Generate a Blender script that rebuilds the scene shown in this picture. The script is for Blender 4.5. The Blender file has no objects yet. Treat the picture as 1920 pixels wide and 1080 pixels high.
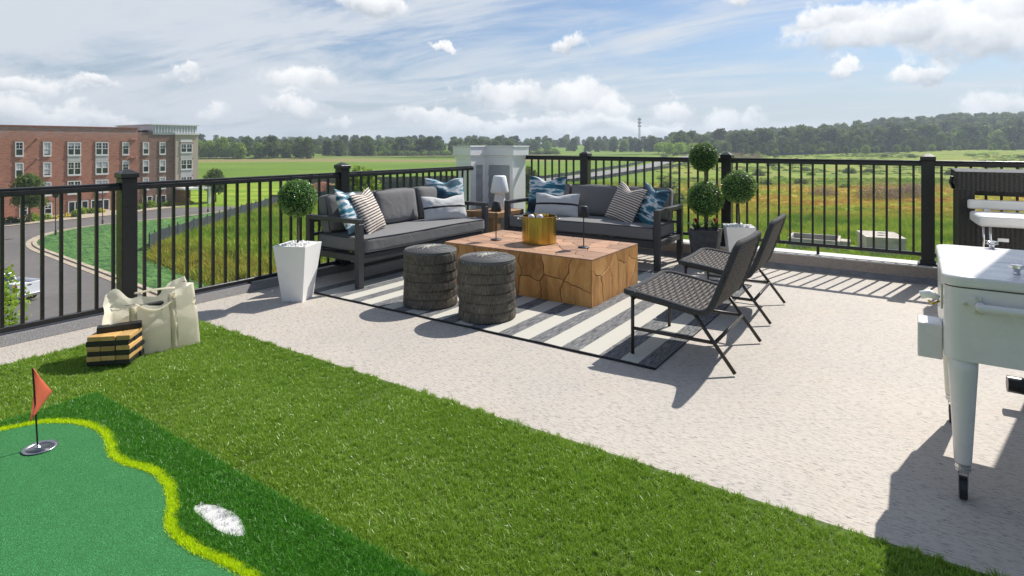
import bpy, bmesh, math, random
import numpy as np
from mathutils import Vector, Matrix, noise, Euler

S = bpy.context.scene
COL = S.collection
R = math.radians
random.seed(7)
RNG = np.random.default_rng(11)

# ------------------------------------------------------------------ camera, light, sky
YAW = R(34.4)
CAMX, CAMY, CAMZ = 5.09, -7.15, 1.37
cam_data = bpy.data.cameras.new("camera")
cam = bpy.data.objects.new("camera", cam_data)
COL.objects.link(cam)
cam.location = (CAMX, CAMY, CAMZ)
cam.rotation_euler = (R(90), 0, YAW)
cam_data.sensor_width = 36.0
cam_data.lens = 36.0 * 1102.5 / 1920.0
cam_data.shift_y = -269.0 / 1920.0
cam_data.clip_start = 0.05
cam_data.clip_end = 12000
S.camera = cam

SUN_TRAVEL = Vector((-0.223, -0.974, -1.128)).normalized()
sun_data = bpy.data.lights.new("sun", 'SUN')
sun_data.energy = 3.9
sun_data.angle = R(0.53)
sun_data.color = (1.0, 0.955, 0.89)
sun = bpy.data.objects.new("sun", sun_data)
COL.objects.link(sun)
sun.rotation_euler = SUN_TRAVEL.to_track_quat('-Z', 'Y').to_euler()
SUN_EL = math.asin(-SUN_TRAVEL.z)
SUN_ROT = math.atan2(-SUN_TRAVEL.x, -SUN_TRAVEL.y)

S.view_settings.view_transform = 'Standard'
S.view_settings.look = 'None'
S.view_settings.exposure = 0.62
S.view_settings.gamma = 1.0
S.view_settings.use_curve_mapping = False
S.render.engine = 'CYCLES'
S.cycles.volume_bounces = 0
S.cycles.max_bounces = 8
S.cycles.diffuse_bounces = 3
S.cycles.glossy_bounces = 3
S.cycles.transmission_bounces = 4
S.cycles.transparent_max_bounces = 8


class NT:
    """tiny node-tree writer"""
    def __init__(self, tree):
        self.t = tree
        self.n = tree.nodes
        self.l = tree.links

    def put(self, node, key, val):
        if val is None:
            return
        sock = node.inputs[key]
        if isinstance(val, bpy.types.NodeSocket):
            self.l.new(val, sock)
        else:
            if isinstance(val, (tuple, list)) and len(val) == 3 and sock.type == 'RGBA':
                val = (*val, 1.0)
            sock.default_value = val

    def math(self, op, a, b=None, c=None, clamp=False):
        nd = self.n.new('ShaderNodeMath'); nd.operation = op; nd.use_clamp = clamp
        self.put(nd, 0, a); self.put(nd, 1, b); self.put(nd, 2, c)
        return nd.outputs[0]

    def vmath(self, op, a, b=None, scale=None):
        nd = self.n.new('ShaderNodeVectorMath'); nd.operation = op
        self.put(nd, 0, a); self.put(nd, 1, b)
        if scale is not None:
            self.put(nd, 3, scale)
        return nd.outputs['Value'] if op in ('LENGTH', 'DOT_PRODUCT', 'DISTANCE') else nd.outputs[0]

    def mix(self, f, a, b, blend='MIX'):
        nd = self.n.new('ShaderNodeMix'); nd.data_type = 'RGBA'; nd.blend_type = blend
        nd.clamp_factor = True
        self.put(nd, 0, f); self.put(nd, 6, a); self.put(nd, 7, b)
        return nd.outputs[2]

    def noise(self, vec, scale=5, detail=3, rough=0.5, dist=0.0, out=0):
        nd = self.n.new('ShaderNodeTexNoise')
        if vec is not None:
            self.l.new(vec, nd.inputs['Vector'])
        nd.inputs['Scale'].default_value = scale
        nd.inputs['Detail'].default_value = detail
        nd.inputs['Roughness'].default_value = rough
        nd.inputs['Distortion'].default_value = dist
        return nd.outputs[out]

    def voronoi(self, vec, scale=5, feature='F1', out='Distance'):
        nd = self.n.new('ShaderNodeTexVoronoi'); nd.feature = feature
        if vec is not None:
            self.l.new(vec, nd.inputs['Vector'])
        nd.inputs['Scale'].default_value = scale
        return nd.outputs[out]

    def mapping(self, vec, loc=(0, 0, 0), rot=(0, 0, 0), scale=(1, 1, 1), typ='POINT'):
        nd = self.n.new('ShaderNodeMapping'); nd.vector_type = typ
        self.l.new(vec, nd.inputs[0])
        nd.inputs[1].default_value = loc; nd.inputs[2].default_value = rot; nd.inputs[3].default_value = scale
        return nd.outputs[0]

    def coord(self, which='Object'):
        return self.n.new('ShaderNodeTexCoord').outputs[which]

    def pos(self):
        return self.n.new('ShaderNodeNewGeometry').outputs['Position']

    def xyz(self, vec):
        nd = self.n.new('ShaderNodeSeparateXYZ'); self.l.new(vec, nd.inputs[0])
        return nd.outputs

    def ramp(self, f, stops, interp='LINEAR'):
        nd = self.n.new('ShaderNodeValToRGB'); cr = nd.color_ramp; cr.interpolation = interp
        while len(cr.elements) < len(stops):
            cr.elements.new(0.5)
        for e, (p, c) in zip(cr.elements, stops):
            e.position = p
            if isinstance(c, (int, float)):
                c = (c, c, c)
            e.color = (*c[:3], 1.0)
        self.put(nd, 0, f)
        return nd.outputs[0]

    def maprange(self, v, a, b, c=0.0, d=1.0, smooth=False):
        nd = self.n.new('ShaderNodeMapRange')
        if smooth:
            nd.interpolation_type = 'SMOOTHSTEP'
        self.put(nd, 0, v); self.put(nd, 1, a); self.put(nd, 2, b); self.put(nd, 3, c); self.put(nd, 4, d)
        return nd.outputs[0]

    def bump(self, h, strength=0.3, dist=0.01, normal=None):
        nd = self.n.new('ShaderNodeBump')
        nd.inputs['Strength'].default_value = strength
        nd.inputs['Distance'].default_value = dist
        self.l.new(h, nd.inputs['Height'])
        if normal is not None:
            self.l.new(normal, nd.inputs['Normal'])
        return nd.outputs[0]

    def attr(self, name, out='Fac'):
        nd = self.n.new('ShaderNodeAttribute'); nd.attribute_name = name
        return nd.outputs[out]

    def objrand(self):
        return self.n.new('ShaderNodeObjectInfo').outputs['Random']


# ---- the sky: physical sky, thin streaks, heaped clouds
world = bpy.data.worlds.new("World")
S.world = world
world.use_nodes = True
W = NT(world.node_tree)
for nd in list(W.n):
    W.n.remove(nd)
sky = W.n.new('ShaderNodeTexSky')
sky.sky_type = 'NISHITA'
sky.sun_disc = False
sky.sun_elevation = SUN_EL
sky.sun_rotation = SUN_ROT
sky.air_density = 1.0
sky.dust_density = 1.2
sky.ozone_density = 1.6
SKY_K = 0.085
D = W.coord('Generated')
dx, dy, dz = W.xyz(D)[0:3]
warp = W.noise(D, 11.0, 6, 0.66, 0.0, out=1)
Dw = W.vmath('ADD', D, W.vmath('SCALE', W.vmath('SUBTRACT', warp, (0.5, 0.5, 0.5)), scale=0.085))
# (azimuth from the +Y axis, elevation, half width, half height), degrees
def pxdir(px, py):
    l = (px - 960) / 1102.5; v = (271 - py) / 1102.5
    x = math.cos(YAW) * l - math.sin(YAW); y = math.sin(YAW) * l + math.cos(YAW)
    return Vector((x, y, v)).normalized()
blobs = [(565, 150, 80, 26), (185, 157, 30, 12), (345, 140, 28, 14), (395, 212, 34, 17), (955, 178, 105, 26),
         (1075, 185, 95, 38), (1135, 205, 50, 30), (1258, 203, 46, 26), (1352, 222, 45, 32), (1392, 225, 30, 22),
         (695, 10, 72, 24), (1385, 2, 45, 14), (1590, 25, 90, 26), (1690, 52, 125, 38), (1820, 62, 95, 46),
         (1880, 20, 70, 30), (1585, 133, 28, 11), (1720, 143, 42, 16), (1880, 198, 65, 22), (70, 215, 110, 20),
         (40, 160, 65, 20), (170, 228, 70, 16), (555, 200, 60, 18), (830, 77, 30, 7), (1075, 80, 40, 13),
         (800, 218, 65, 18), (640, 224, 30, 12), (1010, 235, 220, 15), (1215, 245, 80, 12), (880, 235, 60, 14)]
more = []
rb = random.Random(3)
for k in range(22):                       # the rest of the sky dome, round the back, carries the same kind of clouds
    az = rb.uniform(60, 300); el = rb.uniform(3, 35)
    more.append((az, el, rb.uniform(2.5, 7), rb.uniform(1.2, 2.6)))
fld = None; top = None
def add_blob(C, wdt, hgt, az):
    global fld, top
    m = W.mapping(Dw, tuple(C), (0, 0, az), (wdt, wdt, hgt), 'TEXTURE')
    b = W.math('SUBTRACT', 1.0, W.vmath('LENGTH', m))
    z = W.xyz(m)[2]
    t = W.math('MULTIPLY_ADD', z, 0.45, b)
    fld = b if fld is None else W.math('MAXIMUM', fld, b)
    top = t if top is None else W.math('MAXIMUM', top, t)
for (px, py, w_, h_) in blobs:
    C = pxdir(px, py)
    add_blob(C, w_ / 1102.5 * 1.12, h_ / 1102.5 * 1.25, math.atan2(C.y, C.x) - math.pi / 2)
for (az, el, w_, h_) in more:
    C = Vector((math.sin(R(-34.4 + az)) * math.cos(R(el)), math.cos(R(-34.4 + az)) * math.cos(R(el)), math.sin(R(el))))
    add_blob(C, R(w_), R(h_), math.atan2(C.y, C.x) - math.pi / 2)
n1 = W.noise(D, 26.0, 7, 0.62)
n2 = W.noise(D, 9.0, 4, 0.55)
dens = W.math('ADD', fld, W.math('MULTIPLY', W.math('SUBTRACT', n1, 0.5), 1.6))
dens = W.math('ADD', dens, W.math('MULTIPLY', W.math('SUBTRACT', n2, 0.5), 0.7))
cum = W.maprange(dens, 0.03, 0.52, 0.0, 0.96, smooth=True)
shade = W.math('SUBTRACT', top, fld)
shade = W.math('ADD', shade, W.math('MULTIPLY', W.math('SUBTRACT', W.noise(D, 18.0, 4, 0.5), 0.5), 0.9))
ccol = W.ramp(W.maprange(shade, -0.35, 0.25), [(0.0, (0.36, 0.39, 0.43)), (0.45, (0.54, 0.555, 0.58)), (1.0, (0.70, 0.70, 0.70))])
# thin high cloud: planar coordinates squeezed into streaks
zc = W.math('MAXIMUM', dz, 0.02)
den_ = W.math('ADD', zc, 0.10)
comb = W.n.new('ShaderNodeCombineXYZ')
W.put(comb, 0, W.math('DIVIDE', dx, den_)); W.put(comb, 1, W.math('DIVIDE', dy, den_))
st = W.mapping(comb.outputs[0], (3.1, 1.7, 0), (0, 0, R(-20)), (0.35, 0.9, 1.0))
ci = W.noise(st, 1.5, 8, 0.64, 0.6)
ci2 = W.noise(comb.outputs[0], 0.55, 4, 0.55)
ci = W.math('ADD', W.math('MULTIPLY', ci, 0.95), W.math('MULTIPLY', ci2, 0.42))
# the streaks thicken toward the west (left of the view)
west = W.math('MULTIPLY', W.math('ADD', W.math('MULTIPLY', dx, -1.0), -0.46), 0.20)
ci = W.math('ADD', ci, west)
cirr = W.maprange(ci, 0.55, 0.84, 0.03, 0.92, smooth=True)
skyc = W.vmath('MULTIPLY', W.vmath('SCALE', sky.outputs[0], scale=SKY_K), (0.56, 0.67, 0.80))
veil = W.maprange(dz, 0.0, 0.17, 0.72, 0.0, smooth=True)
base = W.mix(veil, skyc, (0.36, 0.41, 0.47))
base = W.mix(cirr, base, (0.47, 0.50, 0.54))
base = W.mix(cum, base, ccol)
# below the horizon the dome is dull earth
below = W.maprange(dz, -0.03, -0.005, 1.0, 0.0)
base = W.mix(below, base, (0.18, 0.2, 0.16))
bg = W.n.new('ShaderNodeBackground')
W.l.new(base, bg.inputs[0]); bg.inputs[1].default_value = 1.0
wo = W.n.new('ShaderNodeOutputWorld')
W.l.new(bg.outputs[0], wo.inputs[0])
world.cycles.sampling_method = 'MANUAL'
world.cycles.sample_map_resolution = 1024

# ------------------------------------------------------------------ helpers
def W2(l, f):
    """lateral / forward offsets seen from the terrace corner -> world x, y"""
    return (CAMX + math.cos(YAW) * l - math.sin(YAW) * f, CAMY + math.sin(YAW) * l + math.cos(YAW) * f)

class MB:
    def __init__(self):
        self.v = []; self.f = []; self.uv = None; self.fm = []; self.m = 0
    def add(self, vs, fs):
        b = len(self.v)
        self.v += [tuple(p) for p in vs]
        self.f += [tuple(b + i for i in q) for q in fs]
        self.fm += [self.m] * len(fs)
        return self
    def box(self, lo, hi, mat=None):
        (x0, y0, z0), (x1, y1, z1) = lo, hi
        vs = [Vector(p) for p in ((x0, y0, z0), (x1, y0, z0), (x1, y1, z0), (x0, y1, z0), (x0, y0, z1), (x1, y0, z1), (x1, y1, z1), (x0, y1, z1))]
        if mat is not None:
            vs = [mat @ p for p in vs]
        return self.add(vs, [(0, 3, 2, 1), (4, 5, 6, 7), (0, 1, 5, 4), (1, 2, 6, 5), (2, 3, 7, 6), (3, 0, 4, 7)])
    def bar(self, a, b, w, h, up=(0, 0, 1)):
        a = Vector(a); b = Vector(b); d = (b - a).normalized(); up = Vector(up)
        s = d.cross(up)
        if s.length < 1e-4:
            s = d.cross(Vector((1, 0, 0)))
        s.normalize(); u = s.cross(d)
        vs = []
        for p in (a, b):
            for (i, j) in ((-1, -1), (1, -1), (1, 1), (-1, 1)):
                vs.append(p + s * (i * w / 2) + u * (j * h / 2))
        return self.add(vs, [(0, 3, 2, 1), (4, 5, 6, 7), (0, 1, 5, 4), (1, 2, 6, 5), (2, 3, 7, 6), (3, 0, 4, 7)])
    def frustum(self, c, z0, z1, w0, w1, d0=None, d1=None, rot=0.0, cap=True):
        d0 = w0 if d0 is None else d0; d1 = w1 if d1 is None else d1
        vs = []
        for z, w, d in ((z0, w0, d0), (z1, w1, d1)):
            for (i, j) in ((-1, -1), (1, -1), (1, 1), (-1, 1)):
                x, y = i * w / 2, j * d / 2
                vs.append((c[0] + x * math.cos(rot) - y * math.sin(rot), c[1] + x * math.sin(rot) + y * math.cos(rot), z))
        fs = [(0, 3, 2, 1), (0, 1, 5, 4), (1, 2, 6, 5), (2, 3, 7, 6), (3, 0, 4, 7)]
        if cap:
            fs.append((4, 5, 6, 7))
        return self.add(vs, fs)
    def tube(self, path, r, n=8, closed=False, flat=1.0, cap=True):
        P = [Vector(p) for p in path]; m = len(P)
        rr = r if isinstance(r, (list, tuple)) else [r] * m
        vs = []; fs = []
        prev = None
        for i, p in enumerate(P):
            a = P[(i - 1) % m] if (closed or i > 0) else P[0]
            b = P[(i + 1) % m] if (closed or i < m - 1) else P[-1]
            t = (b - a)
            t = t.normalized() if t.length > 1e-9 else Vector((0, 0, 1))
            if prev is None:
                s = t.cross(Vector((0, 0, 1)))
                if s.length < 0.1:
                    s = t.cross(Vector((1, 0, 0)))
            else:
                s = prev - t * prev.dot(t)
                if s.length < 1e-6:
                    s = t.cross(Vector((0, 0, 1)))
            s.normalize(); prev = s; u = t.cross(s)
            for k in range(n):
                an = 2 * math.pi * k / n
                vs.append(p + s * (math.cos(an) * rr[i]) + u * (math.sin(an) * rr[i] * flat))
        for i in range(m if closed else m - 1):
            j = (i + 1) % m
            for k in range(n):
                k2 = (k + 1) % n
                fs.append((i * n + k, i * n + k2, j * n + k2, j * n + k))
        if not closed and cap:
            fs.append(tuple(range(n))[::-1]); fs.append(tuple((m - 1) * n + k for k in range(n)))
        return self.add(vs, fs)
    def lathe(self, prof, n=32, c=(0, 0), fn=None, closed=False):
        vs = []; fs = []; m = len(prof)
        for i, (r_, z) in enumerate(prof):
            for k in range(n):
                a = 2 * math.pi * k / n
                q = r_ + (fn(i, k) if fn else 0.0)
                vs.append((c[0] + q * math.cos(a), c[1] + q * math.sin(a), z))
        for i in range(m - 1):
            for k in range(n):
                k2 = (k + 1) % n
                fs.append((i * n + k, i * n + k2, (i + 1) * n + k2, (i + 1) * n + k))
        if prof[0][0] > 1e-5:
            fs.append(tuple(range(n))[::-1])
        if prof[-1][0] > 1e-5:
            fs.append(tuple((m - 1) * n + k for k in range(n)))
        return self.add(vs, fs)
    def prism(self, poly, z0, z1, top=True, bottom=True):
        n = len(poly)
        vs = [(x, y, z0) for x, y in poly] + [(x, y, z1) for x, y in poly]
        fs = [(i, (i + 1) % n, n + (i + 1) % n, n + i) for i in range(n)]
        if top: fs.append(tuple(range(n, 2 * n)))
        if bottom: fs.append(tuple(range(n))[::-1])
        return self.add(vs, fs)
    def ball(self, c, r, sub=1, sq=(1, 1, 1), jit=0.0, rnd=None):
        bm = bmesh.new(); bmesh.ops.create_icosphere(bm, subdivisions=sub, radius=1.0)
        rnd = rnd or random
        vs = [(c[0] + v.co.x * r * sq[0] * (1 + rnd.uniform(-jit, jit)), c[1] + v.co.y * r * sq[1] * (1 + rnd.uniform(-jit, jit)), c[2] + v.co.z * r * sq[2] * (1 + rnd.uniform(-jit, jit))) for v in bm.verts]
        fs = [tuple(v.index for v in f.verts) for f in bm.faces]
        bm.free()
        return self.add(vs, fs)
    def mesh(self, name, mats, smooth=False):
        me = bpy.data.meshes.new(name)
        me.from_pydata(self.v, [], self.f)
        for m in (mats if isinstance(mats, (list, tuple)) else [mats]):
            me.materials.append(m)
        if len(set(self.fm)) > 1:
            me.polygons.foreach_set('material_index', self.fm)
        if smooth:
            me.polygons.foreach_set('use_smooth', [True] * len(me.polygons))
        me.update()
        return me
    def build(self, name, mats, parent=None, smooth=False, bevel=0.0, seg=2, loc=None, auto=None):
        me = self.mesh(name, mats, smooth)
        if auto is not None:
            bm = bmesh.new(); bm.from_mesh(me)
            bmesh.ops.recalc_face_normals(bm, faces=bm.faces)
            for f in bm.faces: f.smooth = True
            for e in bm.edges:
                if len(e.link_faces) == 2 and e.calc_face_angle(0) > auto:
                    e.smooth = False
            bm.to_mesh(me); bm.free()
        o = bpy.data.objects.new(name, me)
        COL.objects.link(o)
        if loc: o.location = loc
        if parent is not None: o.parent = parent
        if bevel > 0:
            b = o.modifiers.new('bevel', 'BEVEL'); b.width = bevel; b.segments = seg; b.limit_method = 'ANGLE'; b.angle_limit = R(40)
            b.harden_normals = False
        return o

def mesh_obj(name, me, parent=None, loc=(0, 0, 0), rot=(0, 0, 0), scale=None):
    o = bpy.data.objects.new(name, me); COL.objects.link(o)
    o.location = loc; o.rotation_euler = rot
    if scale is not None: o.scale = scale
    if parent is not None: o.parent = parent
    return o

def thing(name, label, cat, loc=(0, 0, 0), rz=0.0, group=None):
    o = bpy.data.objects.new(name, None); COL.objects.link(o)
    o.empty_display_size = 0.1
    o.location = loc; o.rotation_euler = (0, 0, rz)
    return tag(o, label, cat, group)

def tag(o, label=None, cat=None, group=None, kind=None):
    if label: o['label'] = label
    if cat: o['category'] = cat
    if group: o['group'] = group
    if kind: o['kind'] = kind
    return o

def kids(o):
    return [c for c in KIDS.get(o.name, [])]

def copy_tree(o, children, parent=None):
    c = o.copy(); COL.objects.link(c)
    c.parent = parent
    for ch in children.get(o, []):
        copy_tree(ch, children, c)
    return c

def child_map():
    m = {}
    for o in bpy.data.objects:
        if o.parent is not None:
            m.setdefault(o.parent, []).append(o)
    return m

def inpoly(x, y, poly):
    """vectorised point in polygon"""
    x = np.asarray(x); y = np.asarray(y); ins = np.zeros(x.shape, bool)
    n = len(poly)
    for i in range(n):
        x1, y1 = poly[i]; x2, y2 = poly[(i + 1) % n]
        if y1 == y2: continue
        c = ((y1 > y) != (y2 > y)) & (x < (x2 - x1) * (y - y1) / (y2 - y1) + x1)
        ins ^= c
    return ins

def smooth_closed(pts, it=2):
    for _ in range(it):
        out = []
        n = len(pts)
        for i in range(n):
            a = pts[i]; b = pts[(i + 1) % n]
            out.append((a[0] * .75 + b[0] * .25, a[1] * .75 + b[1] * .25))
            out.append((a[0] * .25 + b[0] * .75, a[1] * .25 + b[1] * .75))
        pts = out
    return pts

def smooth_open(pts, it=2):
    for _ in range(it):
        out = [pts[0]]
        for a, b in zip(pts[:-1], pts[1:]):
            a = Vector(a); b = Vector(b)
            out.append(tuple(a * .75 + b * .25)); out.append(tuple(a * .25 + b * .75))
        out.append(pts[-1]); pts = out
    return pts

# instancing of unlinked prototypes on a cloud of points
def proto_collection(name, meshes):
    c = bpy.data.collections.new(name)
    for i, me in enumerate(meshes):
        c.objects.link(bpy.data.objects.new("%s_%02d" % (name, i), me))
    return c

def scatter(name, pts, rots, scl, idx, coll, parent=None):
    me = bpy.data.meshes.new(name)
    n = len(pts)
    me.vertices.add(n)
    me.vertices.foreach_set('co', np.asarray(pts, dtype=np.float32).ravel())
    a = me.attributes.new('rot', 'FLOAT_VECTOR', 'POINT'); a.data.foreach_set('vector', np.asarray(rots, dtype=np.float32).ravel())
    a = me.attributes.new('scl', 'FLOAT_VECTOR', 'POINT'); s3 = np.asarray(scl, dtype=np.float32)
    if s3.ndim == 1: s3 = np.repeat(s3[:, None], 3, 1)
    a.data.foreach_set('vector', s3.ravel())
    a = me.attributes.new('pick', 'INT', 'POINT'); a.data.foreach_set('value', np.asarray(idx, dtype=np.int32))
    o = bpy.data.objects.new(name, me); COL.objects.link(o)
    if parent is not None: o.parent = parent
    g = bpy.data.node_groups.new(name + "_scatter", 'GeometryNodeTree')
    g.interface.new_socket('Geometry', in_out='INPUT', socket_type='NodeSocketGeometry')
    g.interface.new_socket('Geometry', in_out='OUTPUT', socket_type='NodeSocketGeometry')
    gi = g.nodes.new('NodeGroupInput'); go = g.nodes.new('NodeGroupOutput')
    ip = g.nodes.new('GeometryNodeInstanceOnPoints')
    ci_ = g.nodes.new('GeometryNodeCollectionInfo')
    ci_.inputs['Collection'].default_value = coll
    ci_.inputs['Separate Children'].default_value = True
    ci_.inputs['Reset Children'].default_value = True
    def na(nm, typ):
        x = g.nodes.new('GeometryNodeInputNamedAttribute'); x.data_type = typ; x.inputs[0].default_value = nm
        return [s for s in x.outputs if s.enabled and s.name == 'Attribute'][0]
    g.links.new(gi.outputs[0], ip.inputs['Points'])
    g.links.new(ci_.outputs[0], ip.inputs['Instance'])
    ip.inputs['Pick Instance'].default_value = True
    g.links.new(na('pick', 'INT'), ip.inputs['Instance Index'])
    e2r = g.nodes.new('FunctionNodeEulerToRotation')
    g.links.new(na('rot', 'FLOAT_VECTOR'), e2r.inputs[0])
    g.links.new(e2r.outputs[0], ip.inputs['Rotation'])
    g.links.new(na('scl', 'FLOAT_VECTOR'), ip.inputs['Scale'])
    g.links.new(ip.outputs[0], go.inputs[0])
    md = o.modifiers.new('scatter', 'NODES'); md.node_group = g
    return o

# ------------------------------------------------------------------ materials
def new_mat(name):
    m = bpy.data.materials.new(name); m.use_nodes = True
    t = NT(m.node_tree)
    b = t.n.get('Principled BSDF')
    return m, t, b

def simple(name, col, rough=0.5, metal=0.0, var=0.0, vscale=20, bump=0.0, bscale=200, spec=None, wear=0.0):
    m, t, b = new_mat(name)
    o = t.coord('Object')
    c = None
    if var > 0:
        nz = t.noise(o, vscale, 4, 0.6)
        c = t.mix(t.maprange(nz, 0.3, 0.7), tuple(x * (1 - var) for x in col), tuple(min(1, x * (1 + var)) for x in col))
        t.l.new(c, b.inputs['Base Color'])
        t.l.new(t.maprange(t.noise(o, vscale * 2.3, 3), 0.3, 0.7, max(0.03, rough - 0.08), min(1, rough + 0.1)), b.inputs['Roughness'])
    else:
        b.inputs['Base Color'].default_value = (*col, 1)
        b.inputs['Roughness'].default_value = rough
    b.inputs['Metallic'].default_value = metal
    if spec is not None: b.inputs['Specular IOR Level'].default_value = spec
    if bump > 0:
        t.l.new(t.bump(t.noise(o, bscale, 3, 0.6), bump, 0.002), b.inputs['Normal'])
    return m

M = {}
M['black_metal'] = simple('black_metal', (0.012, 0.012, 0.014), 0.34, 0.0, 0.25, 9, 0.12, 600)
M['grey_metal'] = simple('grey_metal', (0.055, 0.055, 0.06), 0.42, 0.0, 0.12, 8, 0.15, 500)
M['bronze_metal'] = simple('bronze_metal', (0.05, 0.042, 0.035), 0.38, 0.3, 0.2, 12)
M['lamp_black'] = simple('lamp_black', (0.018, 0.018, 0.02), 0.45, 0, 0.2, 20)
M['white_plastic'] = simple('white_plastic', (0.88, 0.865, 0.83), 0.35, 0, 0.03, 6)
M['white_paint'] = simple('white_paint', (0.70, 0.71, 0.72), 0.42, 0, 0.05, 3, 0.06, 120)
M['trim_white'] = simple('trim_white', (0.88, 0.875, 0.865), 0.5, 0, 0.04, 5)
M['siding_grey'] = simple('siding_grey', (0.40, 0.41, 0.42), 0.7, 0, 0.1, 8, 0.25, 150)
M['cooler_white'] = simple('cooler_white', (0.74, 0.71, 0.685), 0.24, 0, 0.03, 4)
M['cooler_cream'] = simple('cooler_cream', (0.68, 0.68, 0.56), 0.3, 0, 0.03, 4)
M['chrome'] = simple('chrome', (0.62, 0.62, 0.64), 0.16, 1.0)
M['rubber'] = simple('rubber', (0.012, 0.012, 0.012), 0.5, 0, 0.2, 30)
M['black_plastic'] = simple('black_plastic', (0.01, 0.01, 0.011), 0.3)
M['stool_white'] = simple('stool_white', (0.60, 0.60, 0.59), 0.42, 0, 0.04, 7)
M['steel'] = simple('steel', (0.55, 0.56, 0.58), 0.28, 1.0)
M['stitch'] = simple('stitch', (0.10, 0.10, 0.11), 0.8)
M['concrete'] = simple('concrete', (0.47, 0.42, 0.35), 0.85, 0, 0.25, 0.9, 0.4, 8)
M['vault_dark'] = simple('vault_dark', (0.05, 0.05, 0.05), 0.9)
M['kerb'] = simple('kerb', (0.42, 0.35, 0.26), 0.85, 0, 0.18, 1.2)
M['bark'] = simple('bark', (0.09, 0.07, 0.05), 0.9, 0, 0.3, 6)
M['stem'] = simple('stem', (0.10, 0.12, 0.035), 0.7, 0, 0.35, 60)
M['lamp_pole'] = simple('lamp_pole', (0.08, 0.075, 0.07), 0.5)
M['window_frame'] = simple('window_frame', (0.78, 0.77, 0.74), 0.5)
M['blind'] = simple('blind', (0.55, 0.55, 0.53), 0.7)
M['roof_gravel'] = simple('roof_gravel', (0.35, 0.34, 0.33), 0.9, 0, 0.2, 1.5)
M['truck_white'] = simple('truck_white', (0.72, 0.73, 0.75), 0.22, 0, 0.02, 3)
M['red_light'] = simple('red_light', (0.4, 0.02, 0.015), 0.25)
M['fence_wood'] = simple('fence_wood', (0.11, 0.10, 0.085), 0.85, 0, 0.25, 2)
M['silt'] = simple('silt', (0.04, 0.05, 0.052), 0.75, 0, 0.3, 1.5, 0.3, 4)
M['red_soil'] = simple('red_soil', (0.27, 0.11, 0.055), 0.95, 0, 0.3, 1.2, 0.5, 3)
M['dirt'] = simple('dirt', (0.36, 0.27, 0.17), 0.95, 0, 0.25, 0.3)

def glass(name, col=(0.02, 0.028, 0.035), rough=0.06):
    m, t, b = new_mat(name)
    o = t.coord('Object')
    b.inputs['Base Color'].default_value = (*col, 1)
    b.inputs['Roughness'].default_value = rough
    b.inputs['Specular IOR Level'].default_value = 0.8
    return m
M['glass'] = glass('window_glass')

# deck membrane: warm white flecked with short grey strands that all run the same way
def deck_mat(name, base=(0.475, 0.432, 0.38), k=1.0):
    m, t, b = new_mat(name)
    p = t.pos()
    wob = t.noise(p, 6.0, 3, 0.5, 0.0, out=1)
    pw = t.vmath('ADD', p, t.vmath('SCALE', t.vmath('SUBTRACT', wob, (0.5, 0.5, 0.5)), scale=0.02))
    a = t.noise(t.mapping(pw, scale=(20, 105, 60)), 1.0, 3, 0.7)
    c = t.noise(t.mapping(pw, rot=(0, 0, R(9)), scale=(32, 155, 90)), 1.0, 2, 0.65)
    big = t.noise(p, 1.1, 4, 0.55)
    f1 = t.maprange(a, 0.53, 0.68)
    f2 = t.maprange(c, 0.57, 0.70)
    warm = t.mix(t.maprange(big, 0.35, 0.68), tuple(x * 0.93 for x in base), (base[0] * 1.05, base[1] * 1.03, base[2] * 1.0))
    warm = t.mix(t.math('MULTIPLY', t.maprange(t.noise(p, 2.6, 3, 0.6), 0.52, 0.75), 0.35), warm, (base[0] * 1.0, base[1] * 0.9, base[2] * 0.78))
    c1 = t.mix(t.math('MULTIPLY', f1, 0.74 * k), warm, (0.21, 0.195, 0.18))
    c2 = t.mix(t.math('MULTIPLY', f2, 0.9 * k), c1, (0.115, 0.11, 0.11))
    light = t.maprange(c, 0.42, 0.25)
    c3 = t.mix(t.math('MULTIPLY', light, 0.35), c2, (0.60, 0.58, 0.54))
    t.l.new(c3, b.inputs['Base Color'])
    b.inputs['Roughness'].default_value = 0.72
    h = t.math('ADD', t.math('MULTIPLY', a, 0.6), t.math('MULTIPLY', c, 0.5))
    t.l.new(t.bump(h, 0.75, 0.006), b.inputs['Normal'])
    return m
M['deck'] = deck_mat('deck_membrane')
M['deck_edge'] = deck_mat('shaded_edge_membrane', (0.21, 0.205, 0.205), 1.2)  # darker copy of the deck membrane; the edge's shade is in the colour
def curb_mat():
    m, t, b = new_mat('curb_face_stipple')
    p = t.pos()
    a = t.noise(p, 130, 4, 0.75); c = t.voronoi(p, 190)
    col = t.ramp(t.math('ADD', t.math('MULTIPLY', a, 0.8), t.math('MULTIPLY', c, 0.35)), [(0.35, (0.13, 0.11, 0.095)), (0.52, (0.36, 0.31, 0.27)), (0.75, (0.5, 0.45, 0.4))])
    t.l.new(col, b.inputs['Base Color']); b.inputs['Roughness'].default_value = 0.85
    t.l.new(t.bump(a, 0.9, 0.012), b.inputs['Normal'])
    return m
M['curb_face'] = curb_mat()

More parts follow.
